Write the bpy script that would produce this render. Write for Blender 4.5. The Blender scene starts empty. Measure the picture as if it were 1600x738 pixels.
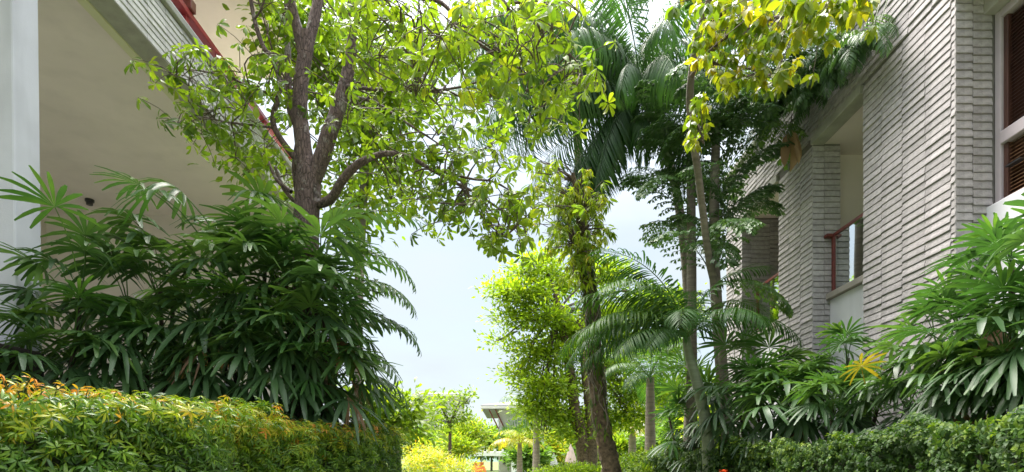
import bpy, math, random
import numpy as np
from mathutils import Vector, Matrix
R = math.radians
random.seed(7)
rng = np.random.default_rng(11)
S = bpy.context.scene
COL = S.collection

# ------------------------------------------------------------------ camera
F = 900.0            # focal length in photo pixels (photo is 1600 wide)
EZ = 1.3             # eye height
cam = bpy.data.cameras.new("camera"); cam.sensor_width = 36; cam.lens = 36*F/1600
cam.shift_x = 0.0; cam.shift_y = 350/1600; cam.clip_end = 5000; cam.clip_start = 0.05
co = bpy.data.objects.new("camera", cam); COL.objects.link(co)
co.location = (0, 0, EZ); co.rotation_euler = (R(90), 0, 0)
S.camera = co

# ------------------------------------------------------------------ sky, sun, exposure
SUN_EL, SUN_AZ = 64, -40      # azimuth from +Y (ahead), negative = to the left
W = bpy.data.worlds.new("World"); S.world = W; W.use_nodes = True
nt = W.node_tree; N = nt.nodes; L = nt.links; N.clear()
out = N.new('ShaderNodeOutputWorld'); bg = N.new('ShaderNodeBackground')
sky = N.new('ShaderNodeTexSky'); sky.sky_type = 'NISHITA'; sky.sun_disc = False
sky.sun_elevation = R(SUN_EL); sky.sun_rotation = R(SUN_AZ); sky.dust_density = 2.0
sky.air_density = 1.0
geo = N.new('ShaderNodeTexCoord')
sep = N.new('ShaderNodeSeparateXYZ'); L.new(geo.outputs['Generated'], sep.inputs[0])
mp = N.new('ShaderNodeMapping'); mp.inputs['Scale'].default_value = (1.2, 1.2, 4.0)
L.new(geo.outputs['Generated'], mp.inputs[0])
cl = N.new('ShaderNodeTexNoise'); cl.inputs['Scale'].default_value = 2.4
cl.inputs['Detail'].default_value = 6; cl.inputs['Roughness'].default_value = 0.52
L.new(mp.outputs[0], cl.inputs[0])
cr = N.new('ShaderNodeMapRange'); cr.inputs[1].default_value = 0.3; cr.inputs[2].default_value = 0.65
cr.inputs[3].default_value = 0.5; cr.inputs[4].default_value = 0.97
L.new(cl.outputs[0], cr.inputs[0])
# overcast cloud sheet: zenith out of view raised far past a real overcast, adding light
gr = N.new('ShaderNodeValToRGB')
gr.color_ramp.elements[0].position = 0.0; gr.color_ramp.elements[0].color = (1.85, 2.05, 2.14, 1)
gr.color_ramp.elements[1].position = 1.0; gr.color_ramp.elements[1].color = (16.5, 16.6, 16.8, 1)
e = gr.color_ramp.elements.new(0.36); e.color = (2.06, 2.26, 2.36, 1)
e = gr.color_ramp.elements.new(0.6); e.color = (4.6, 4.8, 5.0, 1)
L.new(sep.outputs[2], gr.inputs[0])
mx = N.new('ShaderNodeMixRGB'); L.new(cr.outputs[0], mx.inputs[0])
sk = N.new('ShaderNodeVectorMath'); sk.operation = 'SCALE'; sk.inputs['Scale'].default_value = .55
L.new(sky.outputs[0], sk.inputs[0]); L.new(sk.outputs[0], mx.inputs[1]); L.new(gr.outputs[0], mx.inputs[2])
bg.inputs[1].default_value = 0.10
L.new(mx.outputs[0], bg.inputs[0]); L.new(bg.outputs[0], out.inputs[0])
sl = bpy.data.lights.new("sun", 'SUN'); sl.energy = 3.5; sl.angle = R(42); sl.color = (1, 0.94, 0.87)
so = bpy.data.objects.new("sun", sl); COL.objects.link(so)
d = Vector((math.sin(R(SUN_AZ))*math.cos(R(SUN_EL)), math.cos(R(SUN_AZ))*math.cos(R(SUN_EL)), math.sin(R(SUN_EL))))
so.rotation_euler = d.to_track_quat('Z', 'Y').to_euler()
so.location = (0, 0, 40)
S.view_settings.view_transform = 'Standard'; S.view_settings.look = 'None'
S.view_settings.exposure = 2.1; S.view_settings.gamma = 1.0
S.cycles.max_bounces = 8; S.cycles.transparent_max_bounces = 12
S.cycles.sample_clamp_indirect = 6

# ------------------------------------------------------------------ helpers
def P(px, py, Y):
    """point of the place seen at photo pixel px,py at distance Y"""
    return Vector(((px-800)/F*Y, Y, EZ + (719-py)/F*Y))

def put(o, label=None, cat=None, group=None, kind=None):
    if label: o['label'] = label
    if cat: o['category'] = cat
    if group: o['group'] = group
    if kind: o['kind'] = kind
    return o

def root(name, loc, label, cat, group=None):
    o = bpy.data.objects.new(name, None); COL.objects.link(o); o.location = loc
    o.empty_display_size = 0.2
    return put(o, label, cat, group)

def link(name, me, parent=None, loc=(0, 0, 0), rot=None, scale=None, kind=None):
    o = bpy.data.objects.new(name, me); COL.objects.link(o)
    if parent is not None: o.parent = parent
    o.location = loc
    if rot is not None: o.rotation_euler = rot
    if scale is not None: o.scale = (scale,)*3 if isinstance(scale, (int, float)) else scale
    if kind: o['kind'] = kind
    return o

def mesh(name, V, Fc, mat=None, tint=None, smooth=False):
    """V (n,3), Fc list of faces or list of (m,k) index arrays; tint per vertex"""
    V = np.asarray(V, dtype=np.float32)
    me = bpy.data.meshes.new(name)
    arrs = Fc if (len(Fc) and isinstance(Fc[0], np.ndarray)) else None
    if arrs is None:
        me.from_pydata(V.tolist(), [], [tuple(f) for f in Fc])
    else:
        me.vertices.add(len(V)); me.vertices.foreach_set('co', V.ravel())
        loops = np.concatenate([a.ravel() for a in arrs]).astype(np.int32)
        sizes = np.concatenate([np.full(len(a), a.shape[1]) for a in arrs]).astype(np.int32)
        starts = np.concatenate([[0], np.cumsum(sizes)[:-1]]).astype(np.int32)
        me.loops.add(len(loops)); me.loops.foreach_set('vertex_index', loops)
        me.polygons.add(len(sizes)); me.polygons.foreach_set('loop_start', starts)
        me.polygons.foreach_set('loop_total', sizes)
        me.update(calc_edges=True)
    if tint is not None:
        a = me.attributes.new('tint', 'FLOAT', 'POINT'); a.data.foreach_set('value', np.asarray(tint, dtype=np.float32))
    if smooth: me.polygons.foreach_set('use_smooth', np.ones(len(me.polygons), dtype=bool))
    if mat: me.materials.append(mat)
    return me

class MB:
    def __init__(s): s.v = []; s.f = []
    def box(s, x0, y0, z0, x1, y1, z1):
        b = len(s.v)
        x0, x1 = min(x0, x1), max(x0, x1); y0, y1 = min(y0, y1), max(y0, y1); z0, z1 = min(z0, z1), max(z0, z1)
        s.v += [(x0,y0,z0),(x1,y0,z0),(x1,y1,z0),(x0,y1,z0),(x0,y0,z1),(x1,y0,z1),(x1,y1,z1),(x0,y1,z1)]
        s.f += [tuple(b+i for i in q) for q in ((0,3,2,1),(4,5,6,7),(0,1,5,4),(1,2,6,5),(2,3,7,6),(3,0,4,7))]
        return s
    def prism(s, pts, a, b):
        """pts: polygon corners (each 3D), extruded by vector"""
        n = len(pts); k = len(s.v); d = Vector(b)-Vector(a)
        s.v += [tuple(p) for p in pts] + [tuple(Vector(p)+d) for p in pts]
        s.f += [tuple(range(k+n-1, k-1, -1)), tuple(range(k+n, k+2*n))]
        s.f += [(k+i, k+(i+1) % n, k+n+(i+1) % n, k+n+i) for i in range(n)]
        return s
    def build(s, name, mat, parent=None, kind=None, bevel=0, org=None):
        v = s.v
        if org is not None: v = [(p[0]-org[0], p[1]-org[1], p[2]-org[2]) for p in v]
        me = mesh(name, v, s.f, mat)
        o = link(name, me, parent, kind=kind)
        if org is not None and parent is None: o.location = org
        if bevel:
            m = o.modifiers.new('bevel', 'BEVEL'); m.width = bevel; m.segments = 2; m.limit_method = 'ANGLE'
        return o

def smooth_path(pts, rad, sub=5):
    pts = [Vector(p) for p in pts]; n = len(pts)
    o, r = [], []
    for i in range(n-1):
        p0 = pts[max(i-1, 0)]; p1 = pts[i]; p2 = pts[i+1]; p3 = pts[min(i+2, n-1)]
        for k in range(sub):
            t = k/sub
            q = 0.5*((2*p1)+(p2-p0)*t+(2*p0-5*p1+4*p2-p3)*t*t+(3*p1-p0-3*p2+p3)*t**3)
            o.append(q); r.append(rad[i]*(1-t)+rad[i+1]*t)
    o.append(pts[-1]); r.append(rad[-1])
    return o, r

def tube_arrays(pts, rad, sides=8, sub=5, rough=0.06, seed=0):
    pts, rad = smooth_path(pts, rad, sub) if sub > 1 else ([Vector(p) for p in pts], rad)
    n = len(pts); V = []; lr = random.Random(seed+n)
    nx = Vector((1, 0, 0))
    for i, p in enumerate(pts):
        t = (pts[min(i+1, n-1)]-pts[max(i-1, 0)])
        if t.length < 1e-9: t = Vector((0, 0, 1))
        t.normalize(); nx = (nx - t*nx.dot(t))
        if nx.length < 1e-4: nx = t.orthogonal()
        nx.normalize(); ny = t.cross(nx)
        for k in range(sides):
            a = 2*math.pi*k/sides; r = rad[i]*(1+lr.uniform(-rough, rough))
            V.append(p+(nx*math.cos(a)+ny*math.sin(a))*r)
    Q = []
    for i in range(n-1):
        for k in range(sides):
            a = i*sides+k; b = i*sides+(k+1) % sides
            Q.append((a, b, b+sides, a+sides))
    return V, Q

def tube(name, pts, rad, mat, parent=None, sides=10, sub=6, rough=0.06, off=None, kind=None):
    V, Q = tube_arrays(pts, rad, sides, sub, rough, len(name))
    if off is not None: V = [v-Vector(off) for v in V]
    return link(name, mesh(name, [tuple(v) for v in V], Q, mat, smooth=True), parent, kind=kind)

def tubes(name, paths, mat, parent=None, sides=4, sub=3, off=None, kind='stuff'):
    V = []; Q = []
    for pts, rad in paths:
        v, q = tube_arrays(pts, rad, sides, sub, 0.0); b = len(V)
        V += v; Q += [tuple(b+i for i in f) for f in q]
    if off is not None: V = [v-Vector(off) for v in V]
    return link(name, mesh(name, [tuple(v) for v in V], Q, mat, smooth=True), parent, kind=kind)

# --- strips: a leaf as base, n-1 rows of (left, mid, right), tip.  u along, v across, w up
def strip(n=3, wfun=None, fold=0.25, droop=0.15, width=0.3):
    """unit length leaf template"""
    V = [(0, 0, 0)]
    for i in range(1, n):
        u = i/n; w = wfun(u)*width/2; z = -droop*u*u
        V += [(u, -w, z+fold*w), (u, 0, z), (u, w, z+fold*w)]
    V.append((1-0.35*droop, 0, -droop*1.05))
    tri = [(0, 2, 1), (0, 3, 2)]; quad = []
    for i in range(n-2):
        a = 1+3*i; quad += [(a, a+1, a+4, a+3), (a+1, a+2, a+5, a+4)]
    a = 1+3*(n-2); t = len(V)-1
    tri += [(a, a+1, t), (a+1, a+2, t)]
    return np.array(V, dtype=np.float64), np.array(tri), np.array(quad) if quad else np.zeros((0, 4), int)

OBO = strip(4, lambda u: [.55, .95, 1.0][min(2, int(u*4)-1)], .28, .26, .34)          # obovate
OVA = strip(3, lambda u: 1.0 if u < .5 else 0.72, .22, .22, .46)          # ovate pointed
LAN = strip(3, lambda u: 1.0 if u < .5 else 0.75, .3, .28, .2)            # lance
DIA = (np.array([(0,0,0),(.45,-.22,.04),(1,0,-.1),(.45,.22,.04)], float), np.array([(0,1,2),(0,2,3)])[:, ::-1].copy(), np.zeros((0,4), int))

def norm(a): return a/np.maximum(np.linalg.norm(a, axis=-1, keepdims=True), 1e-9)

def leaves(tmpl, pos, dirs, ups, length, tint, widen=1.0):
    """vectorised: returns V, [tri, quad], tint per vertex"""
    T, tri, quad = tmpl
    pos = np.asarray(pos, float); n = len(pos); k = len(T)
    u = norm(np.asarray(dirs, float)); w = np.asarray(ups, float)
    w = norm(w-(w*u).sum(1, keepdims=True)*u); v = np.cross(w, u)
    Ln = np.broadcast_to(np.asarray(length, float), (n,))
    V = pos[:, None, :] + Ln[:, None, None]*(T[None, :, 0:1]*u[:, None, :]+widen*T[None, :, 1:2]*v[:, None, :]+T[None, :, 2:3]*w[:, None, :])
    off = (np.arange(n)*k)[:, None, None]
    fs = [(tri[None]+off).reshape(-1, 3)]
    if len(quad): fs.append((quad[None]+off).reshape(-1, 4))
    return V.reshape(-1, 3), fs, np.repeat(np.broadcast_to(np.asarray(tint, float), (n,)), k)

def merge(parts):
    Vs, T3, T4, tt = [], [], [], []; b = 0
    for V, fs, t in parts:
        Vs.append(V); tt.append(t)
        for f in fs:
            (T3 if f.shape[1] == 3 else T4).append(f+b)
        b += len(V)
    out = []
    if T3: out.append(np.concatenate(T3))
    if T4: out.append(np.concatenate(T4))
    return np.concatenate(Vs), out, np.concatenate(tt)

def rand_dirs(n, zlo=-1, zhi=1):
    a = rng.uniform(0, 2*np.pi, n); z = rng.uniform(zlo, zhi, n); r = np.sqrt(np.maximum(0, 1-z*z))
    return np.stack([r*np.cos(a), r*np.sin(a), z], 1)

# ------------------------------------------------------------------ materials
def nodemat(name):
    m = bpy.data.materials.new(name); m.use_nodes = True
    nt = m.node_tree; b = nt.nodes['Principled BSDF']
    return m, nt.nodes, nt.links, b, nt.nodes['Material Output']

def plain(name, col, rough=0.6, var=0.12, scale=6.0, bump=0.0, bscale=40.0, metal=0.0, stretch=(1, 1, 1), objvar=0.0, stain=0.0):
    m, n, l, b, o = nodemat(name)
    tc = n.new('ShaderNodeTexCoord'); mpn = n.new('ShaderNodeMapping'); mpn.inputs['Scale'].default_value = stretch
    l.new(tc.outputs['Object'], mpn.inputs[0])
    no = n.new('ShaderNodeTexNoise'); no.inputs['Scale'].default_value = scale; no.inputs['Detail'].default_value = 6
    l.new(mpn.outputs[0], no.inputs[0])
    ra = n.new('ShaderNodeMapRange'); ra.inputs[1].default_value = .3; ra.inputs[2].default_value = .7
    ra.inputs[3].default_value = 1-var; ra.inputs[4].default_value = 1+var; l.new(no.outputs[0], ra.inputs[0])
    val = ra.outputs[0]
    if objvar:
        oi = n.new('ShaderNodeObjectInfo'); r2 = n.new('ShaderNodeMapRange')
        r2.inputs[3].default_value = 1-objvar; r2.inputs[4].default_value = 1+objvar; l.new(oi.outputs['Random'], r2.inputs[0])
        mm = n.new('ShaderNodeMath'); mm.operation = 'MULTIPLY'; l.new(val, mm.inputs[0]); l.new(r2.outputs[0], mm.inputs[1]); val = mm.outputs[0]
        at = n.new('ShaderNodeAttribute'); at.attribute_name = 'tint'
        mm2 = n.new('ShaderNodeMath'); mm2.operation = 'ADD'; l.new(val, mm2.inputs[0]); l.new(at.outputs['Fac'], mm2.inputs[1]); val = mm2.outputs[0]
    if stain:
        n2 = n.new('ShaderNodeTexNoise'); n2.inputs['Scale'].default_value = 1.1; n2.inputs['Detail'].default_value = 8
        m3 = n.new('ShaderNodeMapping'); m3.inputs['Scale'].default_value = (2.2, 2.2, .35)
        l.new(tc.outputs['Object'], m3.inputs[0]); l.new(m3.outputs[0], n2.inputs[0])
        r3 = n.new('ShaderNodeMapRange'); r3.inputs[1].default_value = .5; r3.inputs[2].default_value = .75
        r3.inputs[3].default_value = 1; r3.inputs[4].default_value = 1-stain; l.new(n2.outputs[0], r3.inputs[0])
        m4 = n.new('ShaderNodeMath'); m4.operation = 'MULTIPLY'; l.new(val, m4.inputs[0]); l.new(r3.outputs[0], m4.inputs[1]); val = m4.outputs[0]
    vm = n.new('ShaderNodeVectorMath'); vm.operation = 'SCALE'; vm.inputs[0].default_value = col
    l.new(val, vm.inputs['Scale']); l.new(vm.outputs[0], b.inputs['Base Color'])
    b.inputs['Roughness'].default_value = rough; b.inputs['Metallic'].default_value = metal
    if bump:
        nb = n.new('ShaderNodeTexNoise'); nb.inputs['Scale'].default_value = bscale; nb.inputs['Detail'].default_value = 5
        l.new(mpn.outputs[0], nb.inputs[0]); bp = n.new('ShaderNodeBump'); bp.inputs['Strength'].default_value = bump
        bp.inputs['Distance'].default_value = 0.02
        l.new(nb.outputs[0], bp.inputs['Height']); l.new(bp.outputs[0], b.inputs['Normal'])
    return m

def leafmat(name, ramp, trans=0.45, rough=0.38, tgain=1.5, spec=0.5, yellow=(1.08, 1.1, .5)):
    """ramp: list of (pos, rgb) over tint + per-object variation"""
    m, n, l, b, o = nodemat(name)
    at = n.new('ShaderNodeAttribute'); at.attribute_name = 'tint'
    oi = n.new('ShaderNodeObjectInfo')
    tc = n.new('ShaderNodeTexCoord'); no = n.new('ShaderNodeTexNoise'); no.inputs['Scale'].default_value = 9; no.inputs['Detail'].default_value = 3
    l.new(tc.outputs['Object'], no.inputs[0])
    a1 = n.new('ShaderNodeMath'); a1.operation = 'MULTIPLY_ADD'; a1.inputs[1].default_value = .26
    l.new(oi.outputs['Random'], a1.inputs[0]); l.new(at.outputs['Fac'], a1.inputs[2])
    a2 = n.new('ShaderNodeMath'); a2.operation = 'MULTIPLY_ADD'; a2.inputs[1].default_value = .3
    l.new(no.outputs[0], a2.inputs[0]); l.new(a1.outputs[0], a2.inputs[2])
    a3 = n.new('ShaderNodeMath'); a3.operation = 'SUBTRACT'; a3.inputs[1].default_value = .28; l.new(a2.outputs[0], a3.inputs[0])
    r = n.new('ShaderNodeValToRGB'); els = r.color_ramp.elements
    els[0].position = ramp[0][0]; els[0].color = (*ramp[0][1], 1)
    els[1].position = ramp[-1][0]; els[1].color = (*ramp[-1][1], 1)
    for p, c in ramp[1:-1]:
        q = els.new(p); q.color = (*c, 1)
    l.new(a3.outputs[0], r.inputs[0]); l.new(r.outputs[0], b.inputs['Base Color'])
    b.inputs['Roughness'].default_value = rough
    b.inputs['Specular IOR Level'].default_value = spec
    tr = n.new('ShaderNodeBsdfTranslucent'); g = n.new('ShaderNodeVectorMath'); g.operation = 'MULTIPLY'
    g.inputs[1].default_value = [c*tgain for c in yellow]; l.new(r.outputs[0], g.inputs[0]); l.new(g.outputs[0], tr.inputs[0])
    mixs = n.new('ShaderNodeMixShader'); mixs.inputs[0].default_value = trans
    l.new(b.outputs[0], mixs.inputs[1]); l.new(tr.outputs[0], mixs.inputs[2]); l.new(mixs.outputs[0], o.inputs['Surface'])
    return m

M = {}
M['stone'] = plain('grey_stone', (.355, .333, .338), .85, .18, 14, .5, 60, objvar=.14, stain=.15)
M['stone_light'] = plain('pale_stone', (.56, .54, .53), .85, .15, 14, .5, 60, objvar=.12)
M['stone_core'] = plain('stone_joint', (.16, .15, .14), .95, .2, 8, .3)
M['concrete'] = plain('concrete_trim', (.36, .35, .32), .85, .14, 5, .35, 50, stain=.25)
M['plaster'] = plain('beige_plaster', (.7, .62, .6), .8, .05, 2.2, .06, 120)
M['soffit'] = plain('beige_soffit', (.78, .69, .68), .8, .05, 1.2, .05, 120, stain=.08)
M['trimcream'] = plain('cream_trim', (.62, .6, .42), .7, .05, 4)
M['white'] = plain('white_wall', (.7, .7, .75), .7, .06, 2, .12, 90, stain=.2)
M['column'] = plain('column_paint', (.56, .56, .63), .7, .07, 2, .12, 90, stain=.22)
M['redwood'] = plain('red_wood', (.16, .035, .03), .35, .25, 5, .1, 60, stretch=(6, .6, 6))
M['redpaint'] = plain('red_rail', (.34, .04, .05), .35, .15, 5)
M['frame'] = plain('mauve_frame', (.42, .37, .4), .45, .06, 5)
M['darkwood'] = plain('dark_wood', (.07, .03, .022), .4, .3, 4, .1, 60, stretch=(6, 6, .7))
M['blind'] = plain('brown_blind', (.2, .1, .045), .5, .2, 8)
M['honey'] = plain('honey_wood', (.4, .2, .07), .45, .2, 6)
M['bark'] = plain('smooth_bark', (.19, .125, .105), .85, .38, 5, .8, 26, stretch=(2, 2, .8), stain=.3)
def barkmat(name, c1, c2, c3):
    m, n, l, b, o = nodemat(name)
    tc = n.new('ShaderNodeTexCoord'); mp_ = n.new('ShaderNodeMapping'); mp_.inputs['Scale'].default_value = (3.2, 3.2, .9); l.new(tc.outputs['Object'], mp_.inputs[0])
    a = n.new('ShaderNodeTexNoise'); a.inputs['Scale'].default_value = 9; a.inputs['Detail'].default_value = 10; a.inputs['Roughness'].default_value = .7; l.new(mp_.outputs[0], a.inputs[0])
    v = n.new('ShaderNodeTexVoronoi'); v.feature = 'DISTANCE_TO_EDGE'; v.inputs['Scale'].default_value = 11; l.new(mp_.outputs[0], v.inputs['Vector'])
    li = n.new('ShaderNodeTexNoise'); li.inputs['Scale'].default_value = 4.5; li.inputs['Detail'].default_value = 7; li.inputs['Roughness'].default_value = .65; l.new(tc.outputs['Object'], li.inputs[0])
    r = n.new('ShaderNodeValToRGB'); r.color_ramp.elements[0].position = .32; r.color_ramp.elements[0].color = (*c1, 1); r.color_ramp.elements[1].position = .68; r.color_ramp.elements[1].color = (*c2, 1)
    l.new(a.outputs[0], r.inputs[0])
    lr = n.new('ShaderNodeMapRange'); lr.inputs[1].default_value = .56; lr.inputs[2].default_value = .64; l.new(li.outputs[0], lr.inputs[0])
    mx = n.new('ShaderNodeMixRGB'); mx.inputs[2].default_value = (*c3, 1); l.new(lr.outputs[0], mx.inputs[0]); l.new(r.outputs[0], mx.inputs[1])
    cr_ = n.new('ShaderNodeMapRange'); cr_.inputs[2].default_value = .09; cr_.inputs[3].default_value = .45; l.new(v.outputs[0], cr_.inputs[0])
    sc_ = n.new('ShaderNodeVectorMath'); sc_.operation = 'SCALE'; l.new(mx.outputs[0], sc_.inputs[0]); l.new(cr_.outputs[0], sc_.inputs['Scale']); l.new(sc_.outputs[0], b.inputs['Base Color'])
    ad = n.new('ShaderNodeMath'); ad.operation = 'ADD'; l.new(a.outputs[0], ad.inputs[0]); l.new(cr_.outputs[0], ad.inputs[1])
    bp = n.new('ShaderNodeBump'); bp.inputs['Strength'].default_value = .9; bp.inputs['Distance'].default_value = .02; l.new(ad.outputs[0], bp.inputs['Height']); l.new(bp.outputs[0], b.inputs['Normal'])
    b.inputs['Roughness'].default_value = .85
    return m
M['bark'] = barkmat('brown_bark', (.07, .045, .042), (.22, .15, .14), (.32, .28, .27))
M['barkgrey'] = plain('grey_bark', (.22, .19, .16), .85, .35, 7, .7, 30, stretch=(1, 1, 2.2), stain=.35)
M['moss'] = plain('mossy_bark', (.11, .08, .05), .95, .6, 16, 1.0, 30, stain=.4)
M['palmtrunk'] = plain('ringed_palm_trunk', (.2, .17, .14), .8, .32, 3, .7, 10, stretch=(.5, .5, 7), stain=.3)
M['greentrunk'] = plain('green_palm_trunk', (.15, .18, .11), .6, .25, 3, .4, 8, stretch=(.4, .4, 6), stain=.25)
M['cane'] = plain('fibrous_cane', (.05, .038, .024), .95, .4, 20, .8, 50)
M['stem'] = plain('green_stem', (.07, .11, .025), .5, .2, 8)
M['twig'] = plain('twig_bark', (.1, .075, .06), .85, .3, 12)
M['soil'] = plain('soil', (.06, .045, .03), .95, .4, 3, .6, 14)
M['darkwall'] = plain('dark_brown_stone', (.04, .032, .027), .85, .3, 5, .6, 25)
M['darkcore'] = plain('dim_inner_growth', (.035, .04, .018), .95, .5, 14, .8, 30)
M['rooftile'] = plain('grey_roof', (.22, .22, .25), .7, .15, 3, .3)
M['palewall'] = plain('pale_wall', (.62, .6, .57), .8, .05, 1)
M['glassdark'] = plain('window_glass', (.05, .07, .09), .08, .1, 1)
M['whitepaint'] = plain('white_paint', (.8, .8, .8), .45, .03, 4)
M['canvas'] = plain('pink_canvas', (.62, .5, .48), .8, .08, 6)
M['orange'] = plain('orange_clay', (.6, .16, .03), .6, .12, 6)
M['lamp'] = plain('black_metal', (.02, .02, .022), .4, .1, 5)

M['canopy'] = leafmat('canopy_leaf', [(0, (.035, .08, .01)), (.3, (.085, .155, .012)), (.6, (.16, .235, .015)), (.92, (.3, .32, .02)), (1, (.42, .16, .03))], .5, .4, 1.7)
M['raphis'] = leafmat('fan_palm_leaf', [(0, (.026, .058, .028)), (.4, (.058, .125, .042)), (.75, (.12, .22, .04)), (1, (.24, .34, .06))], .3, .42, 1.6, .5)
M['raphis2'] = leafmat('bright_fan_leaf', [(0, (.02, .05, .022)), (.5, (.05, .13, .03)), (1, (.17, .29, .04))], .34, .42, 1.6, .45)
M['fish'] = leafmat('fishtail_leaf', [(0, (.03, .068, .034)), (.5, (.07, .145, .042)), (1, (.18, .29, .05))], .34, .38, 1.5, .5)
M['coco'] = leafmat('palm_leaflet', [(0, (.016, .05, .018)), (.5, (.05, .13, .026)), (1, (.18, .28, .035))], .35, .38, 1.5, .5)
M['areca'] = leafmat('areca_leaflet', [(0, (.014, .045, .014)), (.45, (.035, .1, .018)), (.75, (.1, .18, .02)), (1, (.26, .34, .025))], .4, .5, 1.5, .35)
M['yellow'] = leafmat('yellow_leaf', [(0, (.04, .09, .01)), (.4, (.12, .19, .012)), (.75, (.27, .28, .015)), (1, (.42, .27, .025))], .5, .38, 1.5)
M['feather'] = leafmat('feathery_leaf', [(0, (.07, .13, .01)), (.5, (.19, .29, .015)), (1, (.38, .42, .025))], .5, .5, 1.6)
M['hedge'] = leafmat('hedge_leaf', [(0, (.02, .055, .012)), (.3, (.07, .16, .018)), (.52, (.19, .31, .022)), (.8, (.42, .4, .03)), (1, (.62, .24, .04))], .38, .36, 1.4)
M['hedge2'] = leafmat('clipped_leaf', [(0, (.012, .034, .01)), (.5, (.042, .1, .014)), (1, (.2, .28, .02))], .35, .55, 1.4, .3)
M['bush'] = leafmat('bush_leaf', [(0, (.06, .12, .015)), (.5, (.2, .3, .02)), (.85, (.5, .45, .03)), (1, (.6, .3, .03))], .45, .45, 1.5)
M['farleaf'] = leafmat('far_leaf', [(0, (.03, .08, .015)), (.5, (.1, .2, .025)), (1, (.26, .36, .04))], .4, .6, 1.4)
M['gold'] = leafmat('golden_leaf', [(0, (.08, .1, .02)), (.4, (.2, .17, .02)), (.6, (.36, .26, .025)), (1, (.42, .3, .05))], .4, .4, 1.3)
M['dry'] = leafmat('dry_leaf', [(0, (.2, .1, .06)), (1, (.45, .3, .2))], .3, .6, 1.1)
M['red'] = leafmat('red_petal', [(0, (.7, .05, .01)), (1, (.8, .1, .02))], .3, .5, 1.1)

# glass that reflects the garden
m, n, l, b, o = nodemat('balustrade_glass'); M['glass'] = m
gl = n.new('ShaderNodeBsdfGlossy'); gl.inputs['Roughness'].default_value = .02; gl.inputs['Color'].default_value = (.95, 1, .97, 1)
tp = n.new('ShaderNodeBsdfTransparent'); tp.inputs[0].default_value = (.35, .42, .38, 1)
ms = n.new('ShaderNodeMixShader'); ms.inputs[0].default_value = .72
l.new(tp.outputs[0], ms.inputs[1]); l.new(gl.outputs[0], ms.inputs[2]); l.new(ms.outputs[0], o.inputs['Surface'])

# ------------------------------------------------------------------ ground, paths, hills
def ground_sheet():
    n = 60; xs = np.sign(np.linspace(-1, 1, n))*np.abs(np.linspace(-1, 1, n))**3*2500
    ys = np.linspace(0, 1, n)**3*3000-30
    X, Yg = np.meshgrid(xs, ys); Z = np.zeros_like(X)
    V = np.stack([X.ravel(), Yg.ravel(), Z.ravel()], 1)
    i = np.arange(n-1); a = (i[:, None]*n+i[None]).ravel()
    return mesh('ground', V, [np.stack([a, a+1, a+n+1, a+n], 1)], plain('ground_grass', (.1, .14, .035), .95, .35, .8, .5, 30))
g = link('ground', ground_sheet(), kind='structure')
mb = MB(); mb.box(-1.1, -5, .004, 1.2, 40, .03); mb.build('path', plain('path_stone', (.34, .32, .28), .85, .12, 4, .3), kind='structure')
# hills far behind
def hill(x0, x1, Y, h, seed, label=None):
    n = 50; k = 10; r = random.Random(seed); V = []
    ph = [r.uniform(0, 6) for _ in range(6)]
    for j in range(k+1):
        for i in range(n+1):
            u = i/n; x = x0+(x1-x0)*u; t = j/k
            hh = h*(math.sin(math.pi*u)**.7)*(.7+.18*math.sin(7*u+ph[0])+.09*math.sin(17*u+ph[1])+.05*math.sin(41*u+ph[2]))
            V.append((x, Y+t*200, hh*math.sin(t*math.pi/2)-.5 + r.uniform(-.6, .6)*(t > 0)))
    a = (np.arange(k)[:, None]*(n+1)+np.arange(n)[None]).ravel()
    return mesh('hill', V, [np.stack([a, a+1, a+n+2, a+n+1], 1)], plain('hazed_hill_forest', (.07, .12, .09), .95, .35, .05, 1, .4), smooth=True)  # bluish green base colour stands in for distance haze
link('hills', hill(-300, 240, 420, 46, 3), kind='structure')

# ------------------------------------------------------------------ stone cladding
def tile_mesh(name, ln, h, seed):
    """one split-face strip: x along the wall 0..ln, y outwards, z up; lower lip proud, upper edge set back"""
    r = random.Random(seed); d0 = .008+r.uniform(0, .003); d1 = .02+r.uniform(-.003, .004)
    g_ = .0035; nseg = 3; V = []; Q = []
    for i in range(nseg+1):
        x = g_+(ln-2*g_)*i/nseg; j = r.uniform(-.0015, .0015)
        V += [(x, 0, g_), (x, d1+j, g_+r.uniform(0, .005)), (x, d1*.92+j, h*.3), (x, d0+j*.5, h-g_), (x, 0, h-g_)]
    for i in range(nseg):
        a = 5*i
        Q += [(a+k, a+5+k, a+6+k, a+1+k) for k in range(4)]
    e = 5*nseg
    F_ = [tuple(q[::-1]) for q in Q]+[(0, 1, 2, 3, 4), (e+4, e+3, e+2, e+1, e)]
    return mesh(name, V, F_, M['stone'])
TH = .094; TL = .41
TM = {}
def tile_variants(ln, mat='stone'):
    k = (round(ln, 3), mat)
    if k not in TM:
        TM[k] = [tile_mesh('stone_tile', ln, TH, s*7+int(k[0]*100)) for s in range(7)]
        for q in TM[k]: q.materials[0] = M[mat]
    return TM[k]

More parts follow.
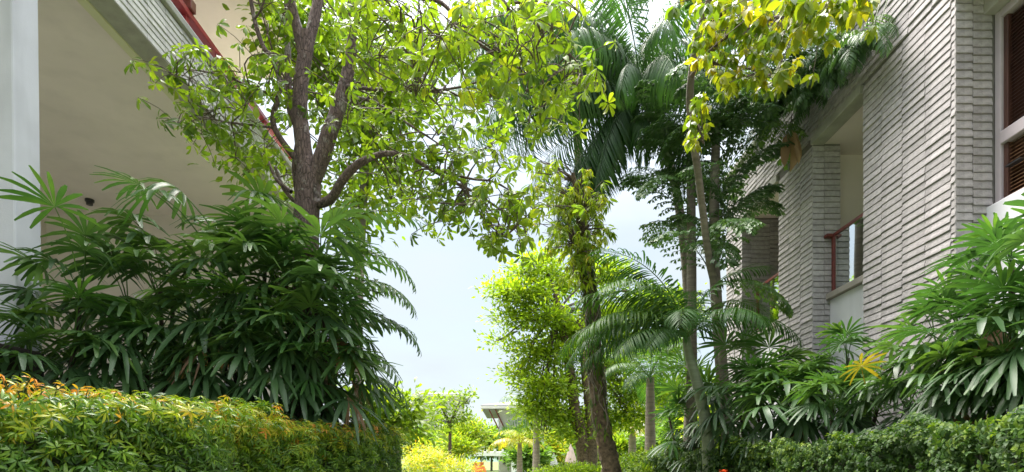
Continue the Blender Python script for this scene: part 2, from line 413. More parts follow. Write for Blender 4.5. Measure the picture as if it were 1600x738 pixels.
class Cladding:
    """collects tiles of one building; the nearest in view become parts, the rest one stuff part"""
    def __init__(s): s.t = []
    def wall(s, origin, along, out, length, z0, z1, parent, rowshift=True, first=None, mat='stone'):
        """origin (x,y) start, along unit dir, out unit dir, tiles run along"""
        x = 0; r = random.Random(len(s.t)+3); c = 0
        while x < length-.03:
            ln = min(first if (first and c == 0) else TL, length-x)
            z = z0 + (r.uniform(-.03, .03) if rowshift else 0)
            while z < z1-.01:
                h = min(TH, z1-z)
                if h > .05:
                    mv = r.choice(tile_variants(ln, mat)) 
                    s.t.append((mv, (origin[0]+along[0]*x, origin[1]+along[1]*x, z), along, out, (1, r.uniform(.85, 1.2), h/TH), parent))
                z += TH
            x += ln; c += 1
    def build(s, rootobj, limit, score):
        s.t.sort(key=lambda q: score(q[1]))
        for q in s.t[:limit]:
            mv, p, al, ou, sc, par = q
            o = link('stone_tile', mv, par, loc=Vector(p)-par.matrix_world.translation)
            m3 = Matrix(((al[0]*sc[0], ou[0]*sc[1], 0), (al[1]*sc[0], ou[1]*sc[1], 0), (0, 0, sc[2])))
            # a mirrored frame would flip the faces: rotate instead and shift
            o.matrix_local = Matrix.Translation(Vector(p)-par_loc(par)) @ m3.to_4x4()
        V = []; Q = []; tt = []
        rr = random.Random(5)
        for mv, p, al, ou, sc, par in s.t[limit:]:
            b = len(V); ti = rr.uniform(-.1, .1)
            for v in mv.vertices:
                x, y, z = v.co; V.append((p[0]+al[0]*x*sc[0]+ou[0]*y*sc[1], p[1]+al[1]*x*sc[0]+ou[1]*y*sc[1], p[2]+z*sc[2])); tt.append(ti)
            Q += [tuple(b+i for i in f.vertices) for f in mv.polygons]
        if V: link('stone_cladding', mesh('stone_cladding', V, Q, M['stone'], tint=tt), rootobj, kind='stuff')
def par_loc(o):
    v = Vector(o.location)
    while o.parent: o = o.parent; v += Vector(o.location)
    return v

# ------------------------------------------------------------------ right villa
XR, E = 5.0, EZ
rv = root('stone_villa', (0, 0, 0), 'villa clad in grey stone strips with balcony bays between its piers', 'villa')
clad = Cladding()
ZT, ZL = E+6.45, E+5.22
def pier(y0, y1, x1, n):
    p = MB().box(XR, y0, -.2, x1, y1, ZL+.128).build('pier', M['stone_core'], rv)
    return p
p1 = pier(6.49, 8.18, 5.45, 0); p2 = pier(9.57, 10.77, 5.45, 0); p3 = pier(12.5, 13.4, 6.6, 0)
beam = MB().box(XR, -1, ZL+.13, XR+.17, 13.4, ZT).build('facade_beam', M['stone_core'], rv)
# corner tiles overlap the corner by their own depth
def faces(p, y0, y1, x1, zt):
    ncol = max(1, round((y1-y0)/TL)); 
    clad.wall((XR, y1), (0, -1), (-1, 0), y1-y0+.02, .6, zt, p, first=(y1-y0+.02)-TL*int((y1-y0)/TL) if (y1-y0) % TL > .1 else None)
    clad.wall((XR-.02, y0), (1, 0), (0, -1), x1-XR+.02, .6, zt, p, first=.2)
faces(p1, 6.49, 8.18, 5.40, ZL+.12); faces(p2, 9.57, 10.77, 5.45, ZL); faces(p3, 12.5, 13.4, 6.6, ZL)
clad.wall((XR, 13.4), (0, -1), (-1, 0), 13.4-2.0, ZL+.13, ZT, beam)
# tiles continue over the pier under the lintel trim line
def tile_score(p):
    x, y, z = p
    if y < 2: return 99
    px = 800+x/y*F; py = 719-(z-E)/y*F
    if px > 1600 or py < -10 or py > 640: return 80+y
    return y
clad.build(rv, 300, tile_score)
for ya, yb in ((8.2, 9.56), (10.79, 12.49), (2, 6.47)):
    MB().box(XR-.05, ya, ZL, XR+.17, yb, ZL+.128).build('lintel', M['concrete'], rv, bevel=.008)
MB().box(XR-.07, -1, ZT+.002, XR+.3, 13.45, ZT+.1).build('coping', M['concrete'], rv, bevel=.01)
MB().box(XR+.172, -1, ZL+.03, 10, 13.35, ZL+.3).build('ceiling', M['soffit'], rv)
MB().box(XR+.3, -1, ZT-.35, 10, 13.35, ZT-.2).build('roof', M['concrete'], rv)
MB().box(5.46, 9.9, -.1, 9.9, 10.4, ZL+.028).build('partition_wall', M['plaster'], rv)
MB().box(9.0, 2, -.1, 9.3, 9.88, ZL+.028).build('inner_wall', M['plaster'], rv)
MB().box(6.2, 10.42, -.1, 6.4, 12.48, ZL+.028).build('inner_wall', M['plaster'], rv)
FS = E+2.75
for (y0, y1) in ((8.2, 9.56), (10.79, 12.48)):
    MB().box(5.28, y0-.3 if y0 < 9 else y0, -.1, 5.44 if y0 < 9 else 5.6, y1-.01, FS-.101).build('spandrel', M['white'], rv) if False else None
    MB().box(5.27, y0, -.1, 5.42, y1-.01, FS-.1).build('spandrel', M['white'], rv, bevel=.006)
    MB().box(5.2, y0, FS-.098, 9.0, y1-.004, FS).build('balcony_slab', plain('brown_ledge', (.36, .32, .29), .8, .1, 6, .2), rv, bevel=.008)
    MB().box(5.27, y0, FS+.92, 5.37, y1+.05 if y0 > 9 else y1-.003, FS+.97).build('handrail', M['redwood'], rv, bevel=.006)
    MB().box(5.27, y1-.12, FS+.001, 5.33, y1-.055, FS+.919).build('rail_post', M['redwood'], rv, bevel=.005)
    MB().box(5.29, y0+.01, FS+.03, 5.302, y1-.13, FS+.918).build('glass_panel', M['glass'], rv)
# handrail end sticking out past the pier face as in the photograph
MB().box(5.17, 9.45, FS+.92, 5.269, 9.56, FS+.968).build('rail_end', M['redwood'], rv, bevel=.006)
# near bay window
MB().box(5.33, 2, -.1, 5.6, 6.48, E+2.84).build('spandrel', M['white'], rv, bevel=.01)
wz0, wz1, wx = E+2.842, E+5.0, 5.42
win = MB().box(wx, 6.39, wz0, wx+.1, 6.47, wz1).box(wx, 2, wz1-.09, wx+.1, 6.388, wz1).box(wx-.01, 2, E+3.5, wx+.1, 6.388, E+3.64).box(wx, 2, wz0, wx+.1, 6.388, wz0+.05).build('window', M['frame'], rv, bevel=.008)
MB().box(wx+.05, 2, wz0+.05, wx+.058, 6.385, E+3.498).build('pane', M['glassdark'], win) if False else None
for (za, zb) in ((wz0+.052, E+3.498), (E+3.642, wz1-.092)):
    MB().box(wx+.03, 6.33, za, wx+.09, 6.386, zb).build('sash', M['darkwood'], win, bevel=.004)
    MB().box(wx+.03, 6.02, za, wx+.09, 6.10, zb).build('sash', M['honey'], win, bevel=.004)
    MB().box(wx+.03, 5.5, za, wx+.09, 6.016, zb).build('sash', M['redwood'], win)
    sm = MB(); z = za+.02
    while z < zb-.02:
        sm.prism([(wx+.05, 6.104, z), (wx+.085, 6.104, z+.022), (wx+.085, 6.104, z+.028), (wx+.05, 6.104, z+.006)], (0, 6.104, 0), (0, 6.326, 0)); z += .04
    sm.build('blind_slats', M['blind'] if za < E+3 else M['darkwood'], win, kind='stuff')
    MB().box(wx+.1, 2, za, wx+.12, 6.386, zb).build('blind_backing', M['darkwood'], win)
MB().box(wx+.04, 6.11, E+3.2, wx-.03, 6.3, E+3.215).build('handle', M['lamp'], win)
MB().box(5.3, 2, wz1+.002, 5.6, 6.48, wz1+.22).build('window_head', M['concrete'], rv, bevel=.012)
MB().box(5.402, 6.485, -.1, 5.7, 6.6, ZL).build('wall_return', M['stone_core'], rv)
MB().box(5.45, 2.0, wz1+.222, 5.7, 6.48, ZL).build('upper_wall', M['plaster'], rv)
MB().box(5.7, 2.0, -.1, 5.9, 9.88, FS-.11).build('ground_floor_wall', M['plaster'], rv)

# ------------------------------------------------------------------ left villa
lv = root('terrace_villa', (0, 0, 0), 'villa with a deep beige covered terrace and a red rail above', 'villa')
YE = 13.6; ZF, ZU = E+5.75, E+6.535
fas = MB().box(-5.17, -2, ZF, -5, YE, ZU).build('fascia', M['stone_core'], lv)
cl2 = Cladding()
cl2.wall((-5, 4.6), (0, 1), (1, 0), YE-4.6, ZF+.002, ZU, fas, mat='stone_light')
cl2.build(lv, 300, lambda p: p[1])
MB().box(-5.42, -2, ZF-.03, -5.3, YE, ZF+.1).build('soffit_trim', M['trimcream'], lv)
MB().box(-5.298, -2, ZF-.006, -4.985, YE, ZF-.001).box(-5.298, -2, ZF, -5.172, YE, ZF+.1).build('fascia_soffit', M['concrete'], lv)
MB().box(-11, -2, ZF+.04, -5.422, YE, ZF+.25).build('terrace_ceiling', M['soffit'], lv)
MB().box(-5.22, -2, ZU+.002, -4.93, YE, ZU+.1).build('coping', M['concrete'], lv, bevel=.01)
MB().box(-5.16, -2, ZU+.102, -5.03, YE, ZU+.24).build('upstand', M['white'], lv)
MB().box(-5.14, -2, ZU+.36, -5.0, YE, ZU+.45).build('handrail', M['redpaint'], lv, bevel=.01)
for y in (5.2, 6.6, 8.0, 8.9, 10.3, 11.7, 13.1):
    MB().box(-5.13, y, ZU+.242, -5.04, y+.09, ZU+.358).build('rail_post', M['redpaint'], lv)
MB().box(-5.17, 8.9, ZU+.452, -4.96, 9.05, ZU+.62).build('rail_lantern', M['redwood'], lv, bevel=.01)
MB().box(-11.2, -2, -.1, -11, YE+.2, ZF+.3).build('back_wall', M['plaster'], lv)
MB().box(-10.998, YE, -.1, -5.0, YE+.2, ZF+.3).build('end_wall', M['plaster'], lv)
f_ = MB()
for a, b2, c, d2 in ((-8.9, -8.8, 1.3, 5.2), (-7.4, -7.32, 1.3, 5.2), (-5.9, -5.8, 1.3, 5.2), (-8.8, -5.9, 5.1, 5.2), (-8.8, -5.9, 1.3, 1.4), (-8.8, -5.9, 3.7, 3.78)):
    f_.box(a, YE-.06, c, b2, YE-.004, d2)
wd = f_.build('window', M['white'], lv)
MB().box(-8.8, YE-.03, 1.4, -5.9, YE-.02, 5.1).build('pane', M['glass'], wd)
MB().box(-5.22, -2, -.1, -3.2, YE, .15).build('terrace_plinth', M['darkwall'], lv) if False else None
MB().box(-11, -2, -.1, -5.05, YE, .18).build('terrace_floor', plain('pale_tile', (.62, .6, .56), .35, .05, 2), lv)
# leaning a few millimetres as its painted edge does in the photograph
cb = MB(); za, zb = 0, ZF+.039
xa = -5.02; 
cb.v = [(-6.1, 5.84, za), (xa+.03, 5.84, za), (xa+.03, 6.17, za), (-6.1, 6.17, za), (-6.1, 5.84, zb), (xa-.06, 5.84, zb), (xa-.06, 6.17, zb), (-6.1, 6.17, zb)]
cb.f = [(0,3,2,1),(4,5,6,7),(0,1,5,4),(1,2,6,5),(2,3,7,6),(3,0,4,7)]
cb.build('column', M['column'], lv, bevel=.02)
ZS = E+9.0
MB().box(-11, -2, ZS, -4.5, YE, ZS+.35).build('upper_eave', M['soffit'], lv)
MB().box(-8.4, -2, ZU-.5, -8.2, YE, ZS-.002).build('upper_wall', M['plaster'], lv)
def downlight(p):
    o = root('downlight', p, '', 'ceiling light')
    return o
def cyl(mb, c, r, z0, z1, n=14):
    pts = [(c[0]+r*math.cos(2*math.pi*k/n), c[1]+r*math.sin(2*math.pi*k/n), z0) for k in range(n)]
    return mb.prism(pts, (0, 0, z0), (0, 0, z1))
for k, (px, py, zz, lab) in enumerate(((343, 100, ZS, 'small black ceiling light under the high eave above the red rail'), (140, 312, ZF+.04, 'small black ceiling light on the beige terrace ceiling near the left column'))):
    Y = (zz-E)/(719-py)*F; q = P(px, py, Y); o = downlight((q.x, q.y, zz)); o['label'] = lab
    cyl(MB(), (0, 0), .09, -.05, -.001).build('housing', M['lamp'], o)
    cyl(MB(), (0, 0), .065, -.12, -.051).build('lens', M['lamp'], o)
# dark planter wall at the far left
MB().box(-5.9, 3.2, -.1, -4.62, 5.7, E+1.06).build('planter_wall', M['darkwall'], bevel=.02)
put(bpy.data.objects['planter_wall'], 'low dark brown stone wall behind the hedge at the foot of the white column', 'wall')

# ------------------------------------------------------------------ foliage templates
def whorl_mesh(name, mat, n, ln, seed, droop=0.5, tmpl=OBO, widen=1.0, tone=.5, spreadt=.12):
    """leaves set round a twig tip, twig along +z"""
    r = np.random.default_rng(seed); parts = []
    a = np.arange(n)*2.399+r.uniform(0, 6); el = r.uniform(-.35-droop, .55-droop, n)
    dirs = np.stack([np.cos(a)*np.cos(el), np.sin(a)*np.cos(el), np.sin(el)], 1)
    pos = dirs*ln*.06; pos[:, 2] -= r.uniform(0, ln*.25, n)
    ups = np.tile([0, 0, 1.0], (n, 1))+r.normal(0, .25, (n, 3))
    parts.append(leaves(tmpl, pos, dirs, ups, r.uniform(.65, 1.1, n)*ln, tone+r.uniform(-spreadt, spreadt, n), widen))
    V, f, t = merge(parts)
    return mesh(name, V, f, mat, t)

def fan_mesh(name, mat, seed, pet=.45, n=12, ll=.4, pitch=35, tone=.4, wide=.1, droop=.35, spread=115):
    """fan palm frond: petiole along +x rising by pitch, blade of n pleated strips"""
    r = np.random.default_rng(seed); el = R(pitch)
    pts = [Vector((0, 0, 0)), Vector((pet*.5*math.cos(el+.15), 0, pet*.5*math.sin(el+.15))), Vector((pet*math.cos(el), 0, pet*math.sin(el)))]
    V, Q = tube_arrays(pts, [.008, .006, .005], 4, 2, 0)
    parts = [(np.array([tuple(v) for v in V]), [np.array(Q)], np.full(len(V), tone+.15))]
    hub = np.array(pts[-1]); be = el-R(28)+r.uniform(-.2, .2)
    ax = np.array([math.cos(be), 0, math.sin(be)]); sd = np.array([0, 1, 0]); nm = np.cross(ax, sd)*1.0
    for i in range(n):
        t = (i+.5)/n*2-1; a = R(spread)*t+r.uniform(-.06, .06)
        dl = math.cos(a)*ax+math.sin(a)*sd
        up = -nm if nm[2] < 0 else nm
        L_ = ll*(1-.25*abs(t)**2)*r.uniform(.85, 1.1); dr = droop*r.uniform(.5, 1.5)+.12*abs(t)
        # gravity droop built by rows
        k = 4; rows = []; sv = np.cross(up, dl); w0 = wide*1.0*L_*.5*r.uniform(.8, 1.2)
        VV = [hub]
        for j in range(1, k+1):
            u = j/k; c = hub+dl*L_*u*(1-.15*dr*u)+np.array([0, 0, -1])*dr*L_*u*u*.8
            w = w0*[.75, 1.1, 1.05, .45][j-1]
            VV += [c-sv*w+up*w*.35, c, c+sv*w+up*w*.35]
        tri = [(0, 2, 1), (0, 3, 2)]; quad = []
        for j in range(k-1):
            b = 1+3*j; quad += [(b, b+1, b+4, b+3), (b+1, b+2, b+5, b+4)]
        parts.append((np.array(VV), [np.array(tri), np.array(quad)], np.full(len(VV), tone+r.uniform(-.1, .1))))
    V, f, t = merge(parts)
    return mesh(name, V, f, mat, t)

def pinnate_mesh(name, mat, seed, L_=1.6, n=34, ll=.4, el0=60, curl=90, tone=.45, wide=.07, hang=.4, rach=.014, vee=.35, bare=.12, skirt=False):
    """feather palm frond: rachis leaves the origin along +x at el0 and curls down by curl degrees"""
    r = np.random.default_rng(seed); K = 16; p = np.zeros(3); pts = [p.copy()]; tg = []
    for i in range(K):
        e_ = R(el0-curl*((i+.5)/K)**1.25); t = np.array([math.cos(e_), .0, math.sin(e_)]); tg.append(t)
        p = p+t*L_/K; pts.append(p.copy())
    rad = [rach*(1-.85*i/K) for i in range(K+1)]
    V, Q = tube_arrays([Vector(q) for q in pts], rad, 5, 1, 0)
    parts = [(np.array([tuple(v) for v in V]), [np.array(Q)], np.full(len(V), tone+.2))]
    pts = np.array(pts); tg = np.array(tg)
    us = np.linspace(bare, .995, n); pos = []; dirs = []; ups = []; ln = []
    for u in us:
        x = u*K; i = min(int(x), K-1); q = pts[i]+(pts[i+1]-pts[i])*(x-i); t = tg[i]; up = np.array([-t[2], 0, t[0]])
        for s in (-1, 1):
            fw = .25+.75*u**1.5
            dvec = np.array([0, s, 0])+t*fw+up*vee+np.array([0, 0, -1])*hang*r.uniform(.6, 1.4)+r.normal(0, .06, 3)
            pos.append(q); dirs.append(dvec); ups.append(up+np.array([0, 0, .4]))
            ln.append(ll*(math.sin(math.pi*(.12+.8*u))**.7)*r.uniform(.88, 1.08))
    T = strip(4, lambda u: [.8, 1, .8][min(int(u*4)-1, 2)], .3, .18+hang*.5, wide)
    parts.append(leaves(T, pos, dirs, ups, np.array(ln), tone+r.uniform(-.12, .12, len(ln))))
    V, f, t = merge(parts)
    return mesh(name, V, f, mat, t)

WEDGE = (np.array([(0,0,0),(.6,-.28,.02),(.95,-.38,-.14),(.85,-.05,-.05),(1.05,.12,-.14),(.6,.26,.02)], float),
         np.array([(0,3,1),(1,3,2),(0,5,3),(3,5,4)])[:, ::-1].copy(), np.zeros((0, 4), int))
def fishtail_mesh(name, mat, seed, L_=1.6, el0=50, curl=80, tone=.4, nb=7, ll=.15, sub=.6, hang=.35):
    """bipinnate frond with wedge leaflets"""
    r = np.random.default_rng(seed); K = 12; p = np.zeros(3); pts = [p.copy()]; tg = []
    for i in range(K):
        e_ = R(el0-curl*((i+.5)/K)**1.2); t = np.array([math.cos(e_), 0, math.sin(e_)]); tg.append(t); p = p+t*L_/K; pts.append(p.copy())
    V, Q = tube_arrays([Vector(q) for q in pts], [.016*(1-.8*i/K) for i in range(K+1)], 5, 1, 0)
    parts = [(np.array([tuple(v) for v in V]), [np.array(Q)], np.full(len(V), tone+.15))]
    pos = []; dirs = []; ups = []; ln = []
    br = []
    for b in range(nb):
        u = .2+.78*b/(nb-1); x = min(u*K, K-.01); i = int(x); q = pts[i]+(pts[i+1]-pts[i])*(x-i); t = tg[i]
        for s in (-1, 1):
            sd = norm(np.array([0, s, 0])*(1.1-.5*u)+t*(.5+.5*u)+np.array([0, 0, .15]))
            bl = sub*(math.sin(math.pi*(.2+.7*u)))*r.uniform(.8, 1.1); c = q.copy(); pp = [c.copy()]; m_ = 7
            for k in range(m_):
                dd = norm(sd+np.array([0, 0, -1])*(hang*1.8*(k/m_)**1.3)); c = c+dd*bl/m_; pp.append(c.copy())
                sv = norm(np.cross(dd, [0, 0, 1]))
                for s2 in (-1, 1):
                    pos.append(c.copy()); dirs.append(sv*s2+dd*.7+np.array([0, 0, -1])*hang*r.uniform(.5, 1.6)); ups.append(np.array([0, 0, 1.0])+r.normal(0, .3, 3)); ln.append(ll*r.uniform(.7, 1.15))
            pos.append(c.copy()); dirs.append(dd); ups.append([0, 0, 1.0]); ln.append(ll*1.3)
            br.append(pp)
    for pp in br:
        V, Q = tube_arrays([Vector(q) for q in pp[::2]], [.006]*len(pp[::2]), 3, 1, 0)
        parts.append((np.array([tuple(v) for v in V]), [np.array(Q)], np.full(len(V), tone+.1)))
    parts.append(leaves(WEDGE, pos, dirs, ups, np.array(ln), tone+r.uniform(-.12, .12, len(ln))))
    V, f, t = merge(parts)
    return mesh(name, V, f, mat, t)

# ------------------------------------------------------------------ the big whorled-leaf tree
tb = P(480, 300, 7.0); tb.z = 0
tree = root('garden_tree', tb, 'large forking tree with bright whorled leaves rising from behind the left fan palms', 'tree')
def T(pts, Y0, Y1):
    n = len(pts); return [P(x, y, Y0+(Y1-Y0)*i/(n-1)) for i, (x, y) in enumerate(pts)]
LIMBS = []
def limb(pts, Y0, Y1, rad, name='limb', mat='bark', sides=12):
    q = T(pts, Y0, Y1); rad = [x*.86 for x in rad]
    tube(name, q, rad, M[mat], tree, sides, 6, .05, off=tb)
    LIMBS.append((q, rad)); return q
tube('trunk', [tb+Vector((.05, 0, -.1)), tb+Vector((.03, 0, 1)), P(478, 400, 7), P(481, 310, 7), P(482, 275, 7), P(479, 250, 7)], [.2, .18, .155, .15, .15, .11], M['bark'], tree, 16, 6, .04, off=tb)
limb([(481, 290), (474, 230), (469, 180), (470, 130), (478, 80), (480, 50)], 7, 6.9, [.13, .115, .105, .1, .1, .085])
limb([(476, 95), (466, 50), (455, 5), (446, -60)], 6.93, 6.8, [.085, .07, .062, .05])
limb([(480, 75), (490, 35), (497, 0), (506, -60)], 6.93, 7.0, [.08, .075, .07, .05])
limb([(486, 290), (503, 245), (516, 205), (530, 165), (541, 125), (549, 80), (551, 40), (549, 0), (552, -70)], 7, 6.7, [.12, .115, .11, .1, .09, .075, .06, .055, .045])
limb([(474, 268), (462, 248), (446, 228), (429, 200), (427, 180), (434, 155), (437, 125), (428, 98), (412, 74), (400, 40), (392, 0), (388, -40)], 7, 6.5, [.05, .045, .042, .04, .038, .036, .035, .034, .03, .028, .026, .02])
limb([(470, 205), (456, 180), (451, 140), (450, 90), (449, 40), (446, -30)], 7.1, 7.2, [.055, .055, .05, .046, .04, .03])
limb([(470, 320), (463, 270), (464, 240), (470, 200)], 7.1, 7.1, [.07, .06, .05, .04])
limb([(489, 320), (516, 312), (533, 285), (553, 262), (576, 248), (606, 240), (640, 246), (672, 264), (710, 285), (745, 303), (785, 330), (822, 355)], 7, 5.8, [.075, .065, .06, .055, .045, .036, .03, .025, .02, .017, .013, .008], sides=8)
limb([(668, 262), (705, 272), (738, 280), (770, 284), (800, 300)], 6.4, 5.8, [.018, .016, .014, .012, .008], sides=6)
limb([(720, 290), (742, 320), (765, 352), (790, 370)], 6.1, 5.6, [.014, .012, .01, .006], sides=6)
limb([(543, 135), (580, 139), (620, 141), (670, 142), (720, 136), (770, 120)], 6.8, 5.6, [.03, .024, .02, .018, .014, .009], sides=7)
limb([(545, 150), (585, 160), (620, 182), (655, 205), (690, 228)], 6.8, 6, [.022, .02, .016, .012, .008], sides=6)
limb([(600, -60), (640, -10), (690, 5), (730, 50), (770, 85), (800, 100), (850, 135)], 5.5, 5.0, [.035, .03, .022, .018, .015, .012, .006], sides=7)
limb([(560, -20), (610, 20), (640, 60), (655, 110), (650, 150)], 5.6, 5.2, [.02, .017, .014, .012, .007], sides=6)
limb([(760, -30), (800, 20), (850, 60), (900, 95), (915, 140)], 5.2, 5, [.018, .015, .012, .009, .005], sides=6)
limb([(436, 150), (400, 140), (360, 122), (320, 112), (285, 108)], 6.7, 6.2, [.022, .018, .014, .01, .006], sides=6)
limb([(430, 200), (395, 196), (350, 190), (310, 180)], 6.9, 6.3, [.02, .016, .012, .007], sides=6)
limb([(398, 30), (410, 10), (420, -30)], 6.5, 6.3, [.014, .012, .01], sides=6)
limb([(462, 160), (430, 90), (415, 40), (400, -10)], 7.0, 6.4, [.014, .012, .01, .008], sides=6)
for a_, b_ in (((467, 320), (430, 262)), ((455, 300), (418, 250))):
    limb([a_, ((a_[0]+b_[0])/2-4, (a_[1]+b_[1])/2+6), b_], 7.05, 7.2, [.03, .028, .02], sides=7)

WH = [whorl_mesh('leaf_cluster', M['canopy'], n, .135, 50+i, dr, OBO, w, tn) for i, (n, dr, w, tn) in enumerate(
      [(8, .3, .85, .45), (9, .6, .8, .5), (7, .1, .9, .55), (10, .9, .75, .4), (8, .5, 1, .6), (6, .7, .8, .5)])]
# clouds of foliage: centre px, half sizes px, distance range, clusters
CL = [(300, 108, 42, 20, 5.6, 6.4, 10), (350, 140, 55, 35, 5.8, 6.8, 20), (290, 178, 34, 20, 5.8, 6.4, 9), (380, 215, 50, 36, 6.2, 7.2, 20),
      (418, 110, 40, 60, 6.6, 7.4, 14), (425, 275, 45, 26, 7.2, 8, 14), (520, 60, 30, 60, 7.2, 8.2, 16), (430, 20, 45, 25, 6.6, 7.5, 14),
      (600, 55, 62, 62, 4.6, 7.0, 40), (600, 160, 60, 55, 5.8, 7.5, 32), (690, 45, 75, 55, 4.2, 6.5, 40), (690, 135, 75, 50, 5, 7, 26),
      (800, 70, 80, 62, 4.4, 6.2, 46), (865, 60, 60, 60, 4.4, 6, 24), (830, 165, 80, 45, 4.6, 6, 24), (905, 130, 28, 60, 4.6, 5.4, 14),
      (690, 215, 85, 42, 5.5, 7, 22), (770, 250, 75, 32, 5.2, 6.6, 13), (560, 235, 48, 48, 6.8, 8, 18), (625, 290, 58, 28, 6, 7, 12),
      (700, 315, 68, 32, 5.4, 6.4, 24), (770, 335, 62, 32, 5.2, 6.2, 20), (738, 362, 50, 20, 5.2, 5.8, 9), (850, 345, 50, 40, 5.2, 6.2, 12),
      (500, 205, 25, 80, 7.6, 8.4, 12), (590, 330, 40, 30, 6.5, 7.2, 5), (555, 150, 40, 60, 7.6, 9, 14), (640, 20, 80, 30, 4, 5.5, 16), (275, 120, 22, 18, 5.6, 6.0, 7), (385, 120, 36, 36, 6, 7, 12), (345, 190, 42, 30, 6, 6.8, 12), (720, 180, 90, 60, 6, 7.5, 6)]
CL = [(a, b, c, d, e, f, int(g*(1.75 if a > 440 else 1.45))) for a, b, c, d, e, f, g in CL]
W_ = []
r_ = random.Random(21)
limb_pts = []
for q, rad in LIMBS:
    sp, sr = smooth_path(q, rad, 4)
    limb_pts += [(p, r) for p, r in zip(sp, sr) if r < .06]
for (cx, cy, hx, hy, ya, yb, n) in CL:
    sub = max(1, n//4)
    for s in range(sub):
        while True:
            a, b = r_.uniform(-1, 1), r_.uniform(-1, 1)
            if a*a+b*b < 1: break
        Yc = r_.uniform(ya, yb); c = P(cx+a*hx, cy+b*hy, Yc)
        near = min(limb_pts, key=lambda q: (q[0]-c).length)
        for j in range(n//sub):
            p = c+Vector((r_.gauss(0, .16), r_.gauss(0, .22), r_.gauss(0, .13)))
            W_.append((p, c, near[0], near[1]))
W_.sort(key=lambda q: q[0].y)
twigs = []; done = set(); rest = []
for i, (p, c, nb, nr) in enumerate(W_):
    ax = (p-c); ax = ax.normalized() if ax.length > 1e-4 else Vector((0, 0, 1))
    ax = (ax*.7+Vector((0, 0, .55))+Vector((r_.gauss(0, .25),)*3)).normalized()
    rot = Vector((0, 0, 1)).rotation_difference(ax) @ Matrix.Rotation(r_.uniform(0, 6.28), 3, 'Z').to_quaternion()
    sc = r_.uniform(.75, 1.2)
    mv = WH[i % 6]
    if i < 300:
        o = link('leaf_cluster', mv, tree); o.rotation_mode = 'QUATERNION'; o.rotation_quaternion = rot; o.location = p-tb; o.scale = (sc,)*3
    else: rest.append((mv, Matrix.Translation(p-tb) @ rot.to_matrix().to_4x4() @ Matrix.Scale(sc, 4)))
    if tuple(c) not in done:
        done.add(tuple(c)); mid = nb.lerp(c, .5)+Vector((r_.gauss(0, .06), 0, r_.gauss(.05, .06)))
        twigs.append(([nb, mid, c], [min(nr, .012), .008, .005]))
    twigs.append(([c, c.lerp(p, .5)+Vector((0, 0, .03)), p-ax*.01], [.005, .004, .003]))
tubes('twigs', twigs, M['twig'], tree, 4, 2, off=tb)

def cache(me):
    n = len(me.vertices); V = np.empty(n*3, np.float32); me.vertices.foreach_get('co', V)
    t = np.empty(n, np.float32); me.attributes['tint'].data.foreach_get('value', t)
    tri = np.array([p.vertices[:] for p in me.polygons if len(p.vertices) == 3], int).reshape(-1, 3)
    quad = np.array([p.vertices[:] for p in me.polygons if len(p.vertices) == 4], int).reshape(-1, 4)
    return V.reshape(-1, 3), tri, quad, t
_c = {}
def bake(name, items, mat, parent, kind='stuff', jitter=.1, off=None):
    parts = []
    for me, mt in items:
        if me.name not in _c: _c[me.name] = cache(me)
        V, tri, quad, t = _c[me.name]; A = np.array(mt)
        V2 = V@A[:3, :3].T+A[:3, 3]
        if off is not None: V2 = V2-np.array(off)
        parts.append((V2, [f for f in (tri, quad) if len(f)], t+rng.uniform(-jitter, jitter)))
    V, f, t = merge(parts)
    return link(name, mesh(name, V, f, mat, t), parent, kind=kind)
bake('foliage', rest, M['canopy'], tree)

# ------------------------------------------------------------------ fan palms (clumping)
FAN = [fan_mesh('frond', M['raphis'], 100+i, *a) for i, a in enumerate(
    [(.5, 12, .42, 48, .35, .115, .55), (.5, 10, .4, 30, .42, .13, .6), (.45, 13, .44, 15, .32, .105, .6), (.4, 9, .42, 0, .3, .14, .7),
     (.5, 12, .46, 40, .5, .1, .45), (.45, 11, .4, 58, .55, .12, .45), (.4, 12, .38, -15, .28, .1, .7), (.5, 13, .45, 25, .4, .1, .6)])]
FAN2 = [fan_mesh('frond', M['raphis2'], 130+i, *a) for i, a in enumerate(
    [(.5, 12, .44, 65, .5, .095, .2), (.5, 14, .42, 45, .45, .08, .3), (.45, 11, .4, 25, .4, .1, .45), (.4, 13, .4, 5, .35, .09, .6), (.45, 12, .42, 75, .65, .1, .15)])]
DRYF = fan_mesh('dry_frond', M['dry'], 170, .4, 10, .34, -25, .35, .09, .9, 70)
